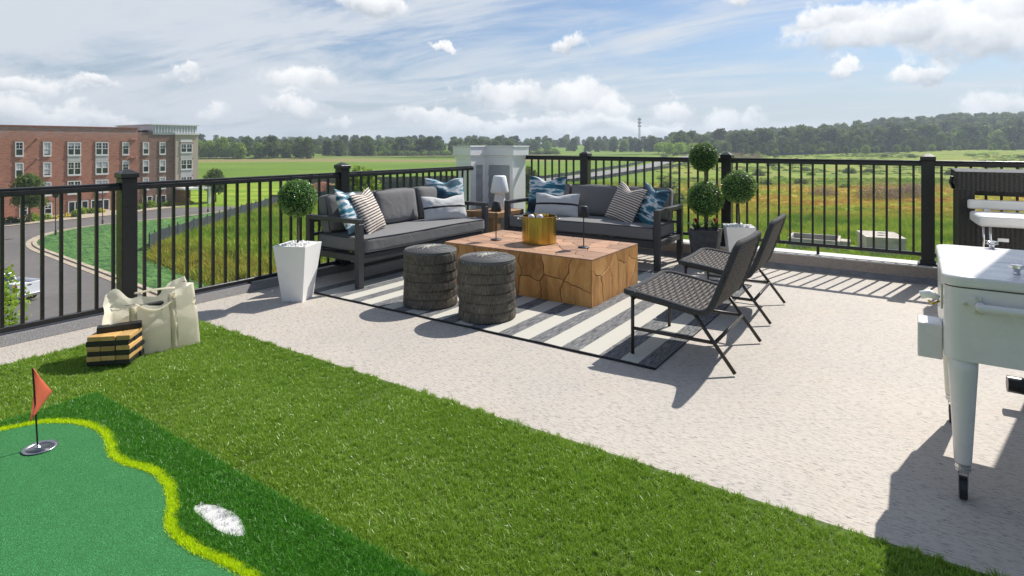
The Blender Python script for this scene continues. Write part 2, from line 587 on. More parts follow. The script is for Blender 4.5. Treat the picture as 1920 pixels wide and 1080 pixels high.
# rug: X-positioned heathered stripes
def rug_mat():
    m, t, b = new_mat('rug_stripes')
    p = t.pos(); x, y, z = t.xyz(p)[0:3]
    L, Rr = 0.415, 3.787
    greys = [(3.667, 3.80), (3.40, 3.537), (3.128, 3.25), (2.854, 2.973), (2.593, 2.709), (2.33, 2.45), (2.06, 2.185), (1.80, 1.92), (1.53, 1.66), (1.265, 1.39), (1.0, 1.125), (0.735, 0.86), (0.40, 0.55)]
    wob = t.math('MULTIPLY', t.math('SUBTRACT', t.noise(t.mapping(p, scale=(6, 60, 1)), 1.0, 3, 0.7), 0.5), 0.02)
    xs = t.maprange(t.math('ADD', x, wob), L, Rr)
    stops = [(0.0, (0, 0, 0))]
    for a, c in sorted(greys):
        stops.append((max(0.001, (a - L) / (Rr - L)), (1, 1, 1)))
        if c < Rr: stops.append(((c - L) / (Rr - L), (0, 0, 0)))
    mask = t.ramp(xs, stops, 'CONSTANT')
    he = t.noise(t.mapping(p, scale=(160, 9, 1)), 1.0, 3, 0.7)
    hd = t.noise(t.mapping(p, scale=(60, 220, 1)), 1.0, 2, 0.7)
    grey = t.ramp(t.math('ADD', t.math('MULTIPLY', he, 0.75), t.math('MULTIPLY', hd, 0.3)), [(0.40, (0.035, 0.038, 0.042)), (0.50, (0.13, 0.13, 0.135)), (0.62, (0.27, 0.27, 0.265)), (0.75, (0.42, 0.41, 0.39))])
    cream = t.mix(t.noise(t.mapping(p, scale=(300, 300, 1)), 1.0, 2), (0.46, 0.44, 0.38), (0.57, 0.55, 0.485))
    col = t.mix(mask, cream, grey)
    t.l.new(col, b.inputs['Base Color']); b.inputs['Roughness'].default_value = 0.95
    b.inputs['Specular IOR Level'].default_value = 0.1
    rib = t.noise(t.mapping(p, scale=(90, 420, 1)), 1.0, 2)
    t.l.new(t.bump(rib, 0.5, 0.003), b.inputs['Normal'])
    return m
M['rug'] = rug_mat()
M['rug_edge'] = simple('rug_edge', (0.015, 0.015, 0.016), 0.8, 0, 0.4, 80, 0.6, 300)

def fabric(name, col, var=0.12, weave=900, rough=0.9, wr=0.0):
    m, t, b = new_mat(name)
    o = t.coord('Object')
    a = t.noise(t.mapping(o, scale=(weave, weave * 0.25, weave * 0.25)), 1.0, 2, 0.7)
    c = t.noise(t.mapping(o, scale=(weave * 0.25, weave, weave)), 1.0, 2, 0.7)
    h = t.math('ADD', a, c)
    big = t.noise(o, 3.5, 4, 0.6)
    f = t.math('ADD', t.math('MULTIPLY', t.math('SUBTRACT', h, 1.0), 1.6), t.math('MULTIPLY', t.math('SUBTRACT', big, 0.5), 0.6))
    cc = t.mix(t.math('ADD', f, 0.5, clamp=True), tuple(x * (1 - var) for x in col), tuple(min(1, x * (1 + var)) for x in col))
    t.l.new(cc, b.inputs['Base Color']); b.inputs['Roughness'].default_value = rough
    b.inputs['Sheen Weight'].default_value = 0.15
    b.inputs['Specular IOR Level'].default_value = 0.2
    n = t.bump(h, 0.25, 0.001)
    wn = t.noise(o, 7.0, 3, 0.55, 1.2)
    n = t.bump(wn, 0.35, 0.02, n)
    t.l.new(n, b.inputs['Normal'])
    return m
M['cushion'] = fabric('cushion_grey', (0.185, 0.18, 0.178))
M['piping'] = simple('piping', (0.05, 0.05, 0.055), 0.85)
M['lumbar'] = None
M['canvas'] = fabric('canvas', (0.84, 0.79, 0.66), 0.06, 500, 0.85)
_t = NT(M['canvas'].node_tree)
_tr = _t.n.new('ShaderNodeBsdfTranslucent'); _tr.inputs[0].default_value = (0.92, 0.88, 0.74, 1)
_ms = _t.n.new('ShaderNodeMixShader'); _ms.inputs[0].default_value = 0.62
_t.l.new(_t.n['Principled BSDF'].outputs[0], _ms.inputs[1]); _t.l.new(_tr.outputs[0], _ms.inputs[2]); _t.l.new(_ms.outputs[0], _t.n['Material Output'].inputs[0])
M['fl_fabric'] = None

def lumbar_mat():
    m, t, b = new_mat('lumbar_pillow')
    uv = t.coord('UV'); u, v, _ = t.xyz(uv)[0:3]
    o = t.coord('Object')
    ju = t.math('MULTIPLY', t.math('SUBTRACT', t.noise(uv, 5, 2), 0.5), 0.03)
    d = t.math('ABSOLUTE', t.math('SUBTRACT', t.math('ADD', v, ju), 0.5))
    band = t.maprange(d, 0.045, 0.037)
    base = t.mix(t.noise(o, 500, 2), (0.50, 0.50, 0.49), (0.66, 0.65, 0.63))
    c = t.mix(band, base, (0.02, 0.02, 0.022))
    t.l.new(c, b.inputs['Base Color']); b.inputs['Roughness'].default_value = 0.9
    t.l.new(t.bump(t.noise(o, 420, 3), 0.5, 0.002, t.bump(t.noise(o, 9, 3, 0.5, 1.0), 0.4, 0.02)), b.inputs['Normal'])
    return m
def stripe_mat():
    m, t, b = new_mat('ticking_pillow')
    uv = t.coord('UV'); u, v, _ = t.xyz(uv)[0:3]
    o = t.coord('Object')
    ju = t.math('MULTIPLY', t.math('SUBTRACT', t.noise(t.mapping(uv, scale=(14, 2, 1)), 1, 3), 0.5), 0.012)
    s = t.math('FRACT', t.math('MULTIPLY', t.math('ADD', v, ju), 16.0))
    d = t.math('ABSOLUTE', t.math('SUBTRACT', s, 0.5))
    band = t.maprange(d, 0.24, 0.17)
    seam = t.maprange(t.math('ABSOLUTE', t.math('SUBTRACT', u, 0.5)), 0.004, 0.001)
    base = t.mix(t.noise(o, 300, 2), (0.62, 0.52, 0.44), (0.72, 0.65, 0.57))
    c = t.mix(band, base, (0.035, 0.03, 0.033))
    c = t.mix(t.math('MULTIPLY', seam, 0.7), c, (0.3, 0.22, 0.15))
    t.l.new(c, b.inputs['Base Color']); b.inputs['Roughness'].default_value = 0.9
    t.l.new(t.bump(t.noise(o, 9, 3, 0.5, 1.0), 0.35, 0.02), b.inputs['Normal'])
    return m
def water_mat():
    m, t, b = new_mat('watercolour_pillow')
    uv = t.coord('UV')
    rnd = t.objrand()
    off = t.n.new('ShaderNodeCombineXYZ'); t.l.new(t.math('MULTIPLY', rnd, 17.0), off.inputs[0]); t.l.new(t.math('MULTIPLY', rnd, 9.0), off.inputs[1])
    q = t.vmath('ADD', uv, off.outputs[0])
    a = t.noise(t.mapping(q, scale=(0.9, 2.3, 1)), 1.0, 4, 0.55, 0.7)
    c2 = t.noise(t.mapping(q, loc=(3, 5, 0), scale=(1.4, 4.2, 1)), 1.0, 3, 0.55, 0.5)
    f = t.math('ADD', t.math('MULTIPLY', a, 0.75), t.math('MULTIPLY', c2, 0.3))
    col = t.ramp(f, [(0.38, (0.008, 0.020, 0.042)), (0.46, (0.010, 0.055, 0.09)), (0.50, (0.015, 0.11, 0.16)), (0.52, (0.22, 0.38, 0.46)), (0.535, (0.66, 0.66, 0.66)), (0.56, (0.70, 0.70, 0.69)), (0.575, (0.10, 0.30, 0.40)), (0.61, (0.015, 0.13, 0.19)), (0.67, (0.012, 0.06, 0.10)), (0.72, (0.3, 0.46, 0.55)), (0.77, (0.02, 0.05, 0.1))])
    t.l.new(col, b.inputs['Base Color']); b.inputs['Roughness'].default_value = 0.75
    o = t.coord('Object')
    t.l.new(t.bump(t.noise(o, 9, 3, 0.5, 1.0), 0.4, 0.02), b.inputs['Normal'])
    return m
M['lumbar'] = lumbar_mat(); M['ticking'] = stripe_mat(); M['water'] = water_mat()

def wood_mat(name, c0, c1, c2, scale=1.0, rough=0.5, ring=(4, 4, 1.2)):
    m, t, b = new_mat(name)
    o = t.coord('Object')
    r_ = t.objrand()
    off = t.n.new('ShaderNodeCombineXYZ')
    t.l.new(t.math('MULTIPLY', r_, 31.0), off.inputs[0]); t.l.new(t.math('MULTIPLY', r_, 17.0), off.inputs[1]); t.l.new(t.math('MULTIPLY', r_, 7.0), off.inputs[2])
    q = t.vmath('ADD', o, off.outputs[0])
    a = t.noise(t.mapping(q, scale=tuple(x * scale for x in ring)), 1.0, 5, 0.6, 1.6)
    wv = t.math('FRACT', t.math('MULTIPLY', a, 11.0))
    wv = t.math('ABSOLUTE', t.math('SUBTRACT', wv, 0.5))
    fine = t.noise(t.mapping(q, scale=(30 * scale, 30 * scale, 4 * scale)), 1.0, 4, 0.65)
    f = t.math('ADD', t.math('MULTIPLY', a, 0.75), t.math('MULTIPLY', fine, 0.3))
    col = t.ramp(f, [(0.30, c0), (0.50, c1), (0.72, c2)])
    col = t.mix(t.math('MULTIPLY', t.maprange(wv, 0.42, 0.5), 0.25), col, tuple(x * 0.45 for x in c0))
    kn = t.voronoi(q, 3.3 * scale)
    col = t.mix(t.math('MULTIPLY', t.maprange(kn, 0.06, 0.02), 0.7), col, tuple(x * 0.25 for x in c0))
    jit = t.math('ADD', 0.76, t.math('MULTIPLY', r_, 0.46))
    col = t.vmath('SCALE', col, scale=jit)
    t.l.new(col, b.inputs['Base Color']); b.inputs['Roughness'].default_value = rough
    t.l.new(t.bump(fine, 0.15, 0.002), b.inputs['Normal'])
    return m
M['root_wood'] = wood_mat('root_wood', (0.19, 0.075, 0.016), (0.50, 0.235, 0.065), (0.68, 0.38, 0.13))
M['root_wood_top'] = wood_mat('root_wood_top', (0.28, 0.145, 0.075), (0.385, 0.215, 0.125), (0.44, 0.265, 0.17), 1.0, 0.6)
M['root_wood_edge'] = simple('joint_dark_wood', (0.045, 0.022, 0.012), 0.9)  # near-black core wood that shows in the joints
M['block_wood'] = wood_mat('block_wood', (0.46, 0.25, 0.07), (0.64, 0.37, 0.12), (0.72, 0.46, 0.18), 2.0, 0.5, (3, 1.2, 6))
M['block_black'] = simple('block_black', (0.014, 0.014, 0.015), 0.45, 0, 0.2, 30, 0.1, 200)
M['side_wood'] = wood_mat('side_wood', (0.24, 0.12, 0.05), (0.42, 0.24, 0.11), (0.52, 0.33, 0.17), 1.5, 0.55)

def brass_mat():
    m, t, b = new_mat('brushed_brass')
    o = t.coord('Object')
    x, y, z = t.xyz(o)[0:3]
    ang = t.math('ARCTAN2', y, x)
    cmb = t.n.new('ShaderNodeCombineXYZ'); t.l.new(ang, cmb.inputs[0]); t.l.new(t.math('MULTIPLY', z, 0.6), cmb.inputs[1])
    n = t.noise(cmb.outputs[0], 4.0, 3, 0.6)
    t.l.new(t.mix(n, (0.46, 0.31, 0.06), (0.62, 0.45, 0.12)), b.inputs['Base Color'])
    b.inputs['Metallic'].default_value = 1.0
    b.inputs['Roughness'].default_value = 0.24
    f = t.noise(t.mapping(cmb.outputs[0], scale=(7, 0.4, 1)), 1.0, 2)
    t.l.new(t.bump(f, 0.35, 0.02), b.inputs['Normal'])
    return m
M['brass'] = brass_mat()

def leaf_mat(name, cols, rough=0.5, trans=0.25, spec=0.4):
    m, t, b = new_mat(name)
    at = t.attr('tint')
    r_ = t.objrand()
    f = t.math('ADD', t.math('MULTIPLY', at, 0.8), t.math('MULTIPLY', r_, 0.32))
    f = t.math('SUBTRACT', f, 0.06)
    n = len(cols)
    col = t.ramp(f, [(i / (n - 1), c) for i, c in enumerate(cols)])
    t.l.new(col, b.inputs['Base Color']); b.inputs['Roughness'].default_value = rough
    b.inputs['Specular IOR Level'].default_value = spec
    tr = t.n.new('ShaderNodeBsdfTranslucent')
    t.l.new(t.mix(0.35, col, (0.5, 0.6, 0.05)), tr.inputs[0])
    ms = t.n.new('ShaderNodeMixShader'); ms.inputs[0].default_value = trans
    t.l.new(b.outputs[0], ms.inputs[1]); t.l.new(tr.outputs[0], ms.inputs[2])
    t.l.new(ms.outputs[0], t.n['Material Output'].inputs[0])
    return m
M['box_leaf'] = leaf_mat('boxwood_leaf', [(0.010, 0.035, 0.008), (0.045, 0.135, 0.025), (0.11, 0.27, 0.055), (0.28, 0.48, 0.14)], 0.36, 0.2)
M['bloom_leaf'] = leaf_mat('bromeliad_leaf', [(0.02, 0.06, 0.015), (0.05, 0.12, 0.03), (0.1, 0.2, 0.05)], 0.35, 0.2)
M['bloom_red'] = simple('bloom_red', (0.42, 0.035, 0.06), 0.5, 0, 0.3, 60)
M['bloom_pink'] = simple('bloom_pink', (0.62, 0.17, 0.12), 0.5, 0, 0.3, 60)
M['tree_leaf'] = leaf_mat('tree_leaf', [(0.015, 0.035, 0.010), (0.045, 0.09, 0.016), (0.09, 0.15, 0.028), (0.15, 0.22, 0.045)], 0.6, 0.32, 0.25)
M['tree_leaf_bright'] = leaf_mat('tree_leaf_bright', [(0.03, 0.075, 0.010), (0.11, 0.20, 0.018), (0.22, 0.34, 0.03), (0.36, 0.46, 0.05)], 0.6, 0.38, 0.25)
M['orchard_leaf'] = leaf_mat('orchard_leaf', [(0.08, 0.17, 0.01), (0.22, 0.36, 0.02), (0.38, 0.52, 0.03), (0.5, 0.62, 0.06)], 0.6, 0.4, 0.25)
M['tree_leaf_dark'] = leaf_mat('tree_leaf_dark', [(0.010, 0.024, 0.010), (0.024, 0.052, 0.016), (0.05, 0.09, 0.026), (0.11, 0.16, 0.055)], 0.65, 0.28, 0.2)

def blade_mat(name, cols, rough=0.4, trans=0.2, spec=0.5, posk=None):
    m, t, b = new_mat(name)
    at = t.attr('tint')
    f = t.math('ADD', t.math('MULTIPLY', at, 0.7), t.math('MULTIPLY', t.objrand(), 0.3))
    if posk:
        nz = t.noise(t.pos(), posk, 3, 0.6)
        f = t.math('ADD', f, t.math('MULTIPLY', t.math('SUBTRACT', nz, 0.5), 0.5))
    n = len(cols)
    col = t.ramp(f, [(i / (n - 1), c) for i, c in enumerate(cols)])
    t.l.new(col, b.inputs['Base Color']); b.inputs['Roughness'].default_value = rough
    b.inputs['Specular IOR Level'].default_value = spec
    tr = t.n.new('ShaderNodeBsdfTranslucent'); t.l.new(col, tr.inputs[0])
    ms = t.n.new('ShaderNodeMixShader'); ms.inputs[0].default_value = trans
    t.l.new(b.outputs[0], ms.inputs[1]); t.l.new(tr.outputs[0], ms.inputs[2])
    t.l.new(ms.outputs[0], t.n['Material Output'].inputs[0])
    return m
M['turf'] = blade_mat('turf_blade', [(0.065, 0.16, 0.010), (0.195, 0.35, 0.022), (0.31, 0.48, 0.04), (0.50, 0.63, 0.20)], 0.36, 0.3, 0.6, 1.6)
M['turf_base'] = simple('turf_backing', (0.06, 0.10, 0.014), 0.9, 0, 0.3, 40)
M['fringe'] = blade_mat('fringe_blade', [(0.025, 0.12, 0.008), (0.06, 0.24, 0.014), (0.10, 0.33, 0.022), (0.17, 0.42, 0.05)], 0.4, 0.2, 0.45)
M['lime'] = blade_mat('lime_blade', [(0.56, 0.74, 0.008), (0.74, 0.90, 0.012), (0.84, 0.95, 0.05)], 0.5, 0.2, 0.3)
M['sandturf'] = blade_mat('white_blade', [(0.55, 0.54, 0.52), (0.72, 0.71, 0.69), (0.82, 0.82, 0.80)], 0.7, 0.15, 0.2)
M['greenturf'] = blade_mat('putting_blade', [(0.03, 0.24, 0.065), (0.05, 0.33, 0.09), (0.12, 0.45, 0.16)], 0.5, 0.1, 0.4)
def putting():
    m, t, b = new_mat('putting_felt')
    p = t.pos()
    a = t.noise(t.mapping(p, rot=(0, 0, R(20)), scale=(1, 2.2, 1)), 210, 3, 0.75)
    c = t.noise(p, 14, 3, 0.6)
    f = t.math('ADD', t.math('MULTIPLY', a, 1.0), t.math('MULTIPLY', t.math('SUBTRACT', c, 0.5), 0.06))
    t.l.new(t.ramp(f, [(0.40, (0.006, 0.07, 0.013)), (0.50, (0.013, 0.14, 0.028)), (0.60, (0.035, 0.23, 0.06)), (0.70, (0.14, 0.38, 0.16))]), b.inputs['Base Color'])
    b.inputs['Roughness'].default_value = 0.8
    t.l.new(t.bump(a, 0.4, 0.002), b.inputs['Normal'])
    return m
M['putting'] = putting()
def flag_mat():
    m, t, b = new_mat('flag_cloth')
    b.inputs['Base Color'].default_value = (0.90, 0.34, 0.24, 1); b.inputs['Roughness'].default_value = 0.7
    tr = t.n.new('ShaderNodeBsdfTranslucent'); tr.inputs[0].default_value = (0.98, 0.46, 0.33, 1)
    ms = t.n.new('ShaderNodeMixShader'); ms.inputs[0].default_value = 0.65
    t.l.new(b.outputs[0], ms.inputs[1]); t.l.new(tr.outputs[0], ms.inputs[2]); t.l.new(ms.outputs[0], t.n['Material Output'].inputs[0])
    return m
M['flag'] = flag_mat()
M['pebble'] = simple('pebble_white', (0.84, 0.83, 0.80), 0.6, 0, 0.1, 60)
M['pebble_dark'] = simple('pebble_dark', (0.08, 0.08, 0.085), 0.6, 0, 0.3, 40)
M['stone_pot'] = simple('stone_pot', (0.075, 0.077, 0.082), 0.65, 0, 0.35, 14, 0.35, 60)
M['rope'] = simple('grey_rope', (0.165, 0.148, 0.132), 0.85, 0, 0.3, 160, 0.5, 900)
M['rope_dark'] = simple('dark_rope', (0.05, 0.05, 0.052), 0.85, 0, 0.3, 120, 0.6, 700)

def fringe_rope():
    m, t, b = new_mat('fringed_cord')
    o = t.coord('Object'); x, y, z = t.xyz(o)[0:3]
    ang = t.math('ARCTAN2', y, x)
    cmb = t.n.new('ShaderNodeCombineXYZ'); t.l.new(t.math('MULTIPLY', ang, 60.0), cmb.inputs[0]); t.l.new(t.math('MULTIPLY', z, 22.0), cmb.inputs[1])
    n = t.noise(cmb.outputs[0], 1.0, 3, 0.7)
    big = t.noise(o, 9, 3)
    f = t.math('ADD', t.math('MULTIPLY', n, 0.8), t.math('MULTIPLY', big, 0.25))
    t.l.new(t.ramp(f, [(0.36, (0.045, 0.04, 0.034)), (0.50, (0.12, 0.106, 0.086)), (0.62, (0.22, 0.19, 0.145)), (0.78, (0.38, 0.34, 0.26))]), b.inputs['Base Color'])
    b.inputs['Roughness'].default_value = 0.9
    b.inputs['Specular IOR Level'].default_value = 0.15
    t.l.new(t.bump(n, 0.9, 0.006), b.inputs['Normal'])
    return m
M['fringed_cord'] = fringe_rope()
M['coil'] = simple('coil_cord', (0.10, 0.10, 0.10), 0.7, 0, 0.35, 90, 0.6, 500)
M['stitch_light'] = simple('stitch_light', (0.42, 0.40, 0.35), 0.75)
M['wicker'] = simple('wicker_strand', (0.010, 0.009, 0.009), 0.45, 0, 0.3, 50)

# brick, siding and ground materials of the far setting
def brick_mat(name, c0, c1, c2, mortar, fade):
    m, t, b = new_mat(name)
    p = t.pos()
    x, y, z = t.xyz(p)[0:3]
    cmb = t.n.new('ShaderNodeCombineXYZ'); t.l.new(y, cmb.inputs[0]); t.l.new(z, cmb.inputs[1])
    br = t.n.new('ShaderNodeTexBrick'); t.l.new(cmb.outputs[0], br.inputs[0])
    br.inputs['Color1'].default_value = (*c0, 1); br.inputs['Color2'].default_value = (*c1, 1); br.inputs['Mortar'].default_value = (*mortar, 1)
    br.inputs['Scale'].default_value = 1.0; br.inputs['Brick Width'].default_value = 0.55; br.inputs['Row Height'].default_value = 0.19
    br.inputs['Mortar Size'].default_value = 0.022; br.inputs['Bias'].default_value = 0.0
    n = t.noise(t.mapping(cmb.outputs[0], scale=(0.9, 5.0, 1)), 1.0, 4, 0.7)
    n2 = t.noise(cmb.outputs[0], 0.25, 3, 0.6)
    c = t.mix(t.maprange(n, 0.52, 0.72), br.outputs[0], c2)
    # bleached bricks below the parapet
    hi = t.maprange(z, 2.1, 3.9)
    e = t.math('MULTIPLY', t.math('MULTIPLY', hi, t.maprange(n, 0.42, 0.62)), fade)
    c = t.mix(e, c, (0.42, 0.40, 0.40))
    c = t.mix(t.math('MULTIPLY', t.maprange(n2, 0.5, 0.7), 0.25), c, tuple(q * 0.75 for q in c0))
    t.l.new(c, b.inputs['Base Color']); b.inputs['Roughness'].default_value = 0.9
    return m
M['brick_red'] = brick_mat('brick_red', (0.40, 0.135, 0.07), (0.50, 0.20, 0.115), (0.24, 0.085, 0.05), (0.42, 0.30, 0.24), 0.8)
M['brick_brown'] = brick_mat('brick_brown', (0.25, 0.13, 0.085), (0.33, 0.19, 0.13), (0.17, 0.10, 0.075), (0.30, 0.24, 0.20), 0.2)
def siding_mat():
    m, t, b = new_mat('tan_siding')
    z = t.xyz(t.pos())[2]
    fz = t.math('FRACT', t.math('MULTIPLY', z, 4.5))
    c = t.mix(t.maprange(fz, 0.10, 0.16), (0.28, 0.22, 0.165), (0.58, 0.48, 0.37))
    t.l.new(c, b.inputs['Base Color']); b.inputs['Roughness'].default_value = 0.8
    return m
M['tan_siding'] = siding_mat()
M['panel_pale'] = simple('panel_pale', (0.55, 0.54, 0.50), 0.7, 0, 0.05, 1)
M['metal_screen'] = simple('metal_screen', (0.58, 0.60, 0.62), 0.45, 0.3, 0.06, 1)

def asphalt_mat():
    m, t, b = new_mat('asphalt')
    p = t.pos()
    n = t.noise(p, 1.3, 5, 0.6); g_ = t.noise(p, 25, 3, 0.7); big = t.noise(p, 0.12, 3, 0.5)
    f = t.math('ADD', t.math('MULTIPLY', n, 0.4), t.math('ADD', t.math('MULTIPLY', g_, 0.2), t.math('MULTIPLY', big, 0.4)))
    t.l.new(t.ramp(f, [(0.35, (0.105, 0.095, 0.09)), (0.65, (0.165, 0.15, 0.14))]), b.inputs['Base Color'])
    b.inputs['Roughness'].default_value = 0.85
    return m
M['asphalt'] = asphalt_mat()

def hydroseed_mat():
    m, t, b = new_mat('seeded_lawn')
    p = t.pos()
    n = t.noise(t.mapping(p, rot=(0, 0, R(30)), scale=(0.9, 2.2, 1)), 1.0, 5, 0.7); big = t.noise(p, 0.12, 3, 0.5)
    f = t.math('ADD', t.math('MULTIPLY', n, 0.8), t.math('MULTIPLY', big, 0.2))
    t.l.new(t.ramp(f, [(0.38, (0.02, 0.085, 0.02)), (0.5, (0.075, 0.20, 0.035)), (0.66, (0.16, 0.32, 0.07))]), b.inputs['Base Color'])
    b.inputs['Roughness'].default_value = 0.9
    t.l.new(t.bump(n, 1.0, 0.5), b.inputs['Normal'])
    return m
M['seeded'] = hydroseed_mat()

# the colours of the meadow come from where things grow: shared by soil and plants
def meadow_colour(t, p, blade=False):
    x, y, z = t.xyz(p)[0:3]
    fx = t.math('ADD', t.math('MULTIPLY', t.math('SUBTRACT', x, CAMX), -math.sin(YAW)), t.math('MULTIPLY', t.math('SUBTRACT', y, CAMY), math.cos(YAW)))
    lx = t.math('ADD', t.math('MULTIPLY', t.math('SUBTRACT', x, CAMX), math.cos(YAW)), t.math('MULTIPLY', t.math('SUBTRACT', y, CAMY), math.sin(YAW)))
    cmb = t.n.new('ShaderNodeCombineXYZ'); t.l.new(t.math('MULTIPLY', lx, 0.45), cmb.inputs[0]); t.l.new(fx, cmb.inputs[1])
    q = cmb.outputs[0]
    n1 = t.noise(q, 0.035, 5, 0.62, 0.4)
    n2 = t.noise(q, 0.16, 4, 0.65)
    n3 = t.noise(p, 0.9, 3, 0.6)
    lf = t.math('DIVIDE', lx, t.math('MAXIMUM', fx, 10.0))
    fw = t.math('ADD', fx, t.math('MULTIPLY', t.math('SUBTRACT', n2, 0.5), 60.0))
    green = t.ramp(n2, [(0.32, (0.10, 0.20, 0.014)), (0.48, (0.20, 0.32, 0.024)), (0.66, (0.36, 0.43, 0.045))])
    ochre = t.ramp(n2, [(0.34, (0.36, 0.20, 0.05)), (0.48, (0.50, 0.33, 0.06)), (0.62, (0.38, 0.42, 0.045))])
    brown = t.ramp(n2, [(0.35, (0.19, 0.115, 0.065)), (0.6, (0.32, 0.22, 0.12))])
    # bands of dry grass on the right, lush nearest and farther out
    band1 = t.math('MULTIPLY', t.maprange(fw, 88, 106, smooth=True), t.maprange(fw, 150, 172, 1.0, 0.0, smooth=True))
    band2 = t.math('MULTIPLY', t.maprange(fw, 205, 225, smooth=True), t.maprange(fw, 300, 330, 1.0, 0.0, smooth=True))
    band3 = t.math('MULTIPLY', t.maprange(fw, 150, 180, smooth=True), t.maprange(fw, 240, 300, 1.0, 0.0, smooth=True))
    rgt = t.maprange(lf, 0.10, 0.34, smooth=True)
    far = t.maprange(n1, 0.40, 0.56, smooth=True)
    c = t.mix(t.math('MULTIPLY', t.math('MULTIPLY', band1, rgt), t.maprange(n1, 0.34, 0.5)), green, ochre)
    c = t.mix(t.math('MULTIPLY', t.math('MULTIPLY', band3, rgt), t.maprange(n2, 0.52, 0.60)), c, brown)
    c = t.mix(t.math('MULTIPLY', t.math('MULTIPLY', band2, rgt), t.math('MULTIPLY', far, 0.5)), c, ochre)
    c = t.mix(t.math('MULTIPLY', t.maprange(n1, 0.57, 0.64), 0.7), c, ochre)
    # flat mown field straight ahead and to the left, beyond the fences
    flat = t.math('MULTIPLY', t.maprange(lf, 0.30, 0.20, smooth=True), t.maprange(fw, 168, 185, smooth=True))
    fg = t.ramp(t.noise(t.mapping(q, scale=(0.8, 1.0, 1)), 0.03, 5, 0.7), [(0.35, (0.115, 0.20, 0.022)), (0.55, (0.155, 0.25, 0.026)), (0.72, (0.195, 0.27, 0.04))])
    c = t.mix(flat, c, fg)
    tanb = t.math('MULTIPLY', t.math('MULTIPLY', t.maprange(fx, 322, 330), t.maprange(fw, 350, 380, 1.0, 0.0)), t.maprange(lf, 0.30, 0.16))
    c = t.mix(t.math('MULTIPLY', tanb, 0.85), c, (0.30, 0.23, 0.11))
    rough_ = t.noise(q, 0.11, 5, 0.7)
    pat = t.ramp(rough_, [(0.36, (0.07, 0.14, 0.018)), (0.47, (0.17, 0.27, 0.028)), (0.53, (0.30, 0.34, 0.05)), (0.60, (0.30, 0.21, 0.10)), (0.68, (0.16, 0.22, 0.04))])
    c = t.mix(t.math('MULTIPLY', t.math('MULTIPLY', t.maprange(fw, 150, 200), t.maprange(lf, 0.24, 0.34)), 0.75), c, pat)
    edge = t.math('MULTIPLY', t.maprange(t.math('ADD', y, t.math('MULTIPLY', t.math('SUBTRACT', n3, 0.5), 10.0)), 31, 25), t.math('MULTIPLY', t.maprange(x, -30, -38), t.maprange(y, 10, 14)))
    c = t.mix(t.math('MULTIPLY', edge, 0.5), c, t.ramp(n3, [(0.35, (0.26, 0.12, 0.04)), (0.5, (0.42, 0.26, 0.05)), (0.65, (0.30, 0.34, 0.04))]))
    c = t.mix(t.math('MULTIPLY', t.maprange(n3, 0.42, 0.66), 0.25), c, (0.07, 0.11, 0.02))
    return c
def meadow_mat():
    m, t, b = new_mat('meadow_ground')
    p = t.pos()
    c = meadow_colour(t, p)
    n = t.noise(p, 0.8, 5, 0.7)
    t.l.new(c, b.inputs['Base Color']); b.inputs['Roughness'].default_value = 0.95
    b.inputs['Specular IOR Level'].default_value = 0.1
    t.l.new(t.bump(n, 0.8, 0.6), b.inputs['Normal'])
    return m
def meadow_blade():
    m, t, b = new_mat('meadow_blade')
    c = meadow_colour(t, t.pos())
    j = t.math('ADD', 0.70, t.math('MULTIPLY', t.attr('tint'), 0.9))
    c = t.vmath('SCALE', c, scale=j)
    c = t.mix(t.math('MULTIPLY', t.maprange(t.objrand(), 0.86, 0.92), 0.7), c, (0.48, 0.46, 0.03))
    t.l.new(c, b.inputs['Base Color']); b.inputs['Roughness'].default_value = 0.7
    b.inputs['Specular IOR Level'].default_value = 0.15
    tr = t.n.new('ShaderNodeBsdfTranslucent'); t.l.new(c, tr.inputs[0])
    ms = t.n.new('ShaderNodeMixShader'); ms.inputs[0].default_value = 0.3
    t.l.new(b.outputs[0], ms.inputs[1]); t.l.new(tr.outputs[0], ms.inputs[2])
    t.l.new(ms.outputs[0], t.n['Material Output'].inputs[0])
    return m
M['meadow'] = meadow_mat(); M['meadow_blade'] = meadow_blade()

# ------------------------------------------------------------------ vegetation builders
def quads_mesh(name, V4, mat, tint=None, smooth=False):
    """V4: (N,4,3) corner array -> mesh of N loose quads with a tint per face"""
    N = len(V4)
    me = bpy.data.meshes.new(name)
    me.vertices.add(N * 4); me.vertices.foreach_set('co', V4.astype(np.float32).ravel())
    me.loops.add(N * 4); me.loops.foreach_set('vertex_index', np.arange(N * 4, dtype=np.int32))
    me.polygons.add(N); me.polygons.foreach_set('loop_start', np.arange(0, N * 4, 4, dtype=np.int32))
    me.polygons.foreach_set('loop_total', np.full(N, 4, dtype=np.int32))
    if tint is not None:
        a = me.attributes.new('tint', 'FLOAT', 'FACE'); a.data.foreach_set('value', np.asarray(tint, dtype=np.float32))
    for m in (mat if isinstance(mat, (list, tuple)) else [mat]):
        me.materials.append(m)
    me.update(calc_edges=True)
    return me

def norm(a):
    return a / np.maximum(np.linalg.norm(a, axis=1, keepdims=True), 1e-9)

def leaf_quads(C, Nn, size, aspect, rng):
    n = len(C)
    r_ = norm(rng.normal(size=(n, 3)))
    t1 = norm(np.cross(Nn, r_)); t2 = np.cross(Nn, t1)
    s = (size * rng.uniform(0.7, 1.3, n))[:, None] if np.isscalar(size) else size[:, None]
    a = t1 * s; b = t2 * s * aspect
    return np.stack([C - a, C - b, C + a, C + b], axis=1)

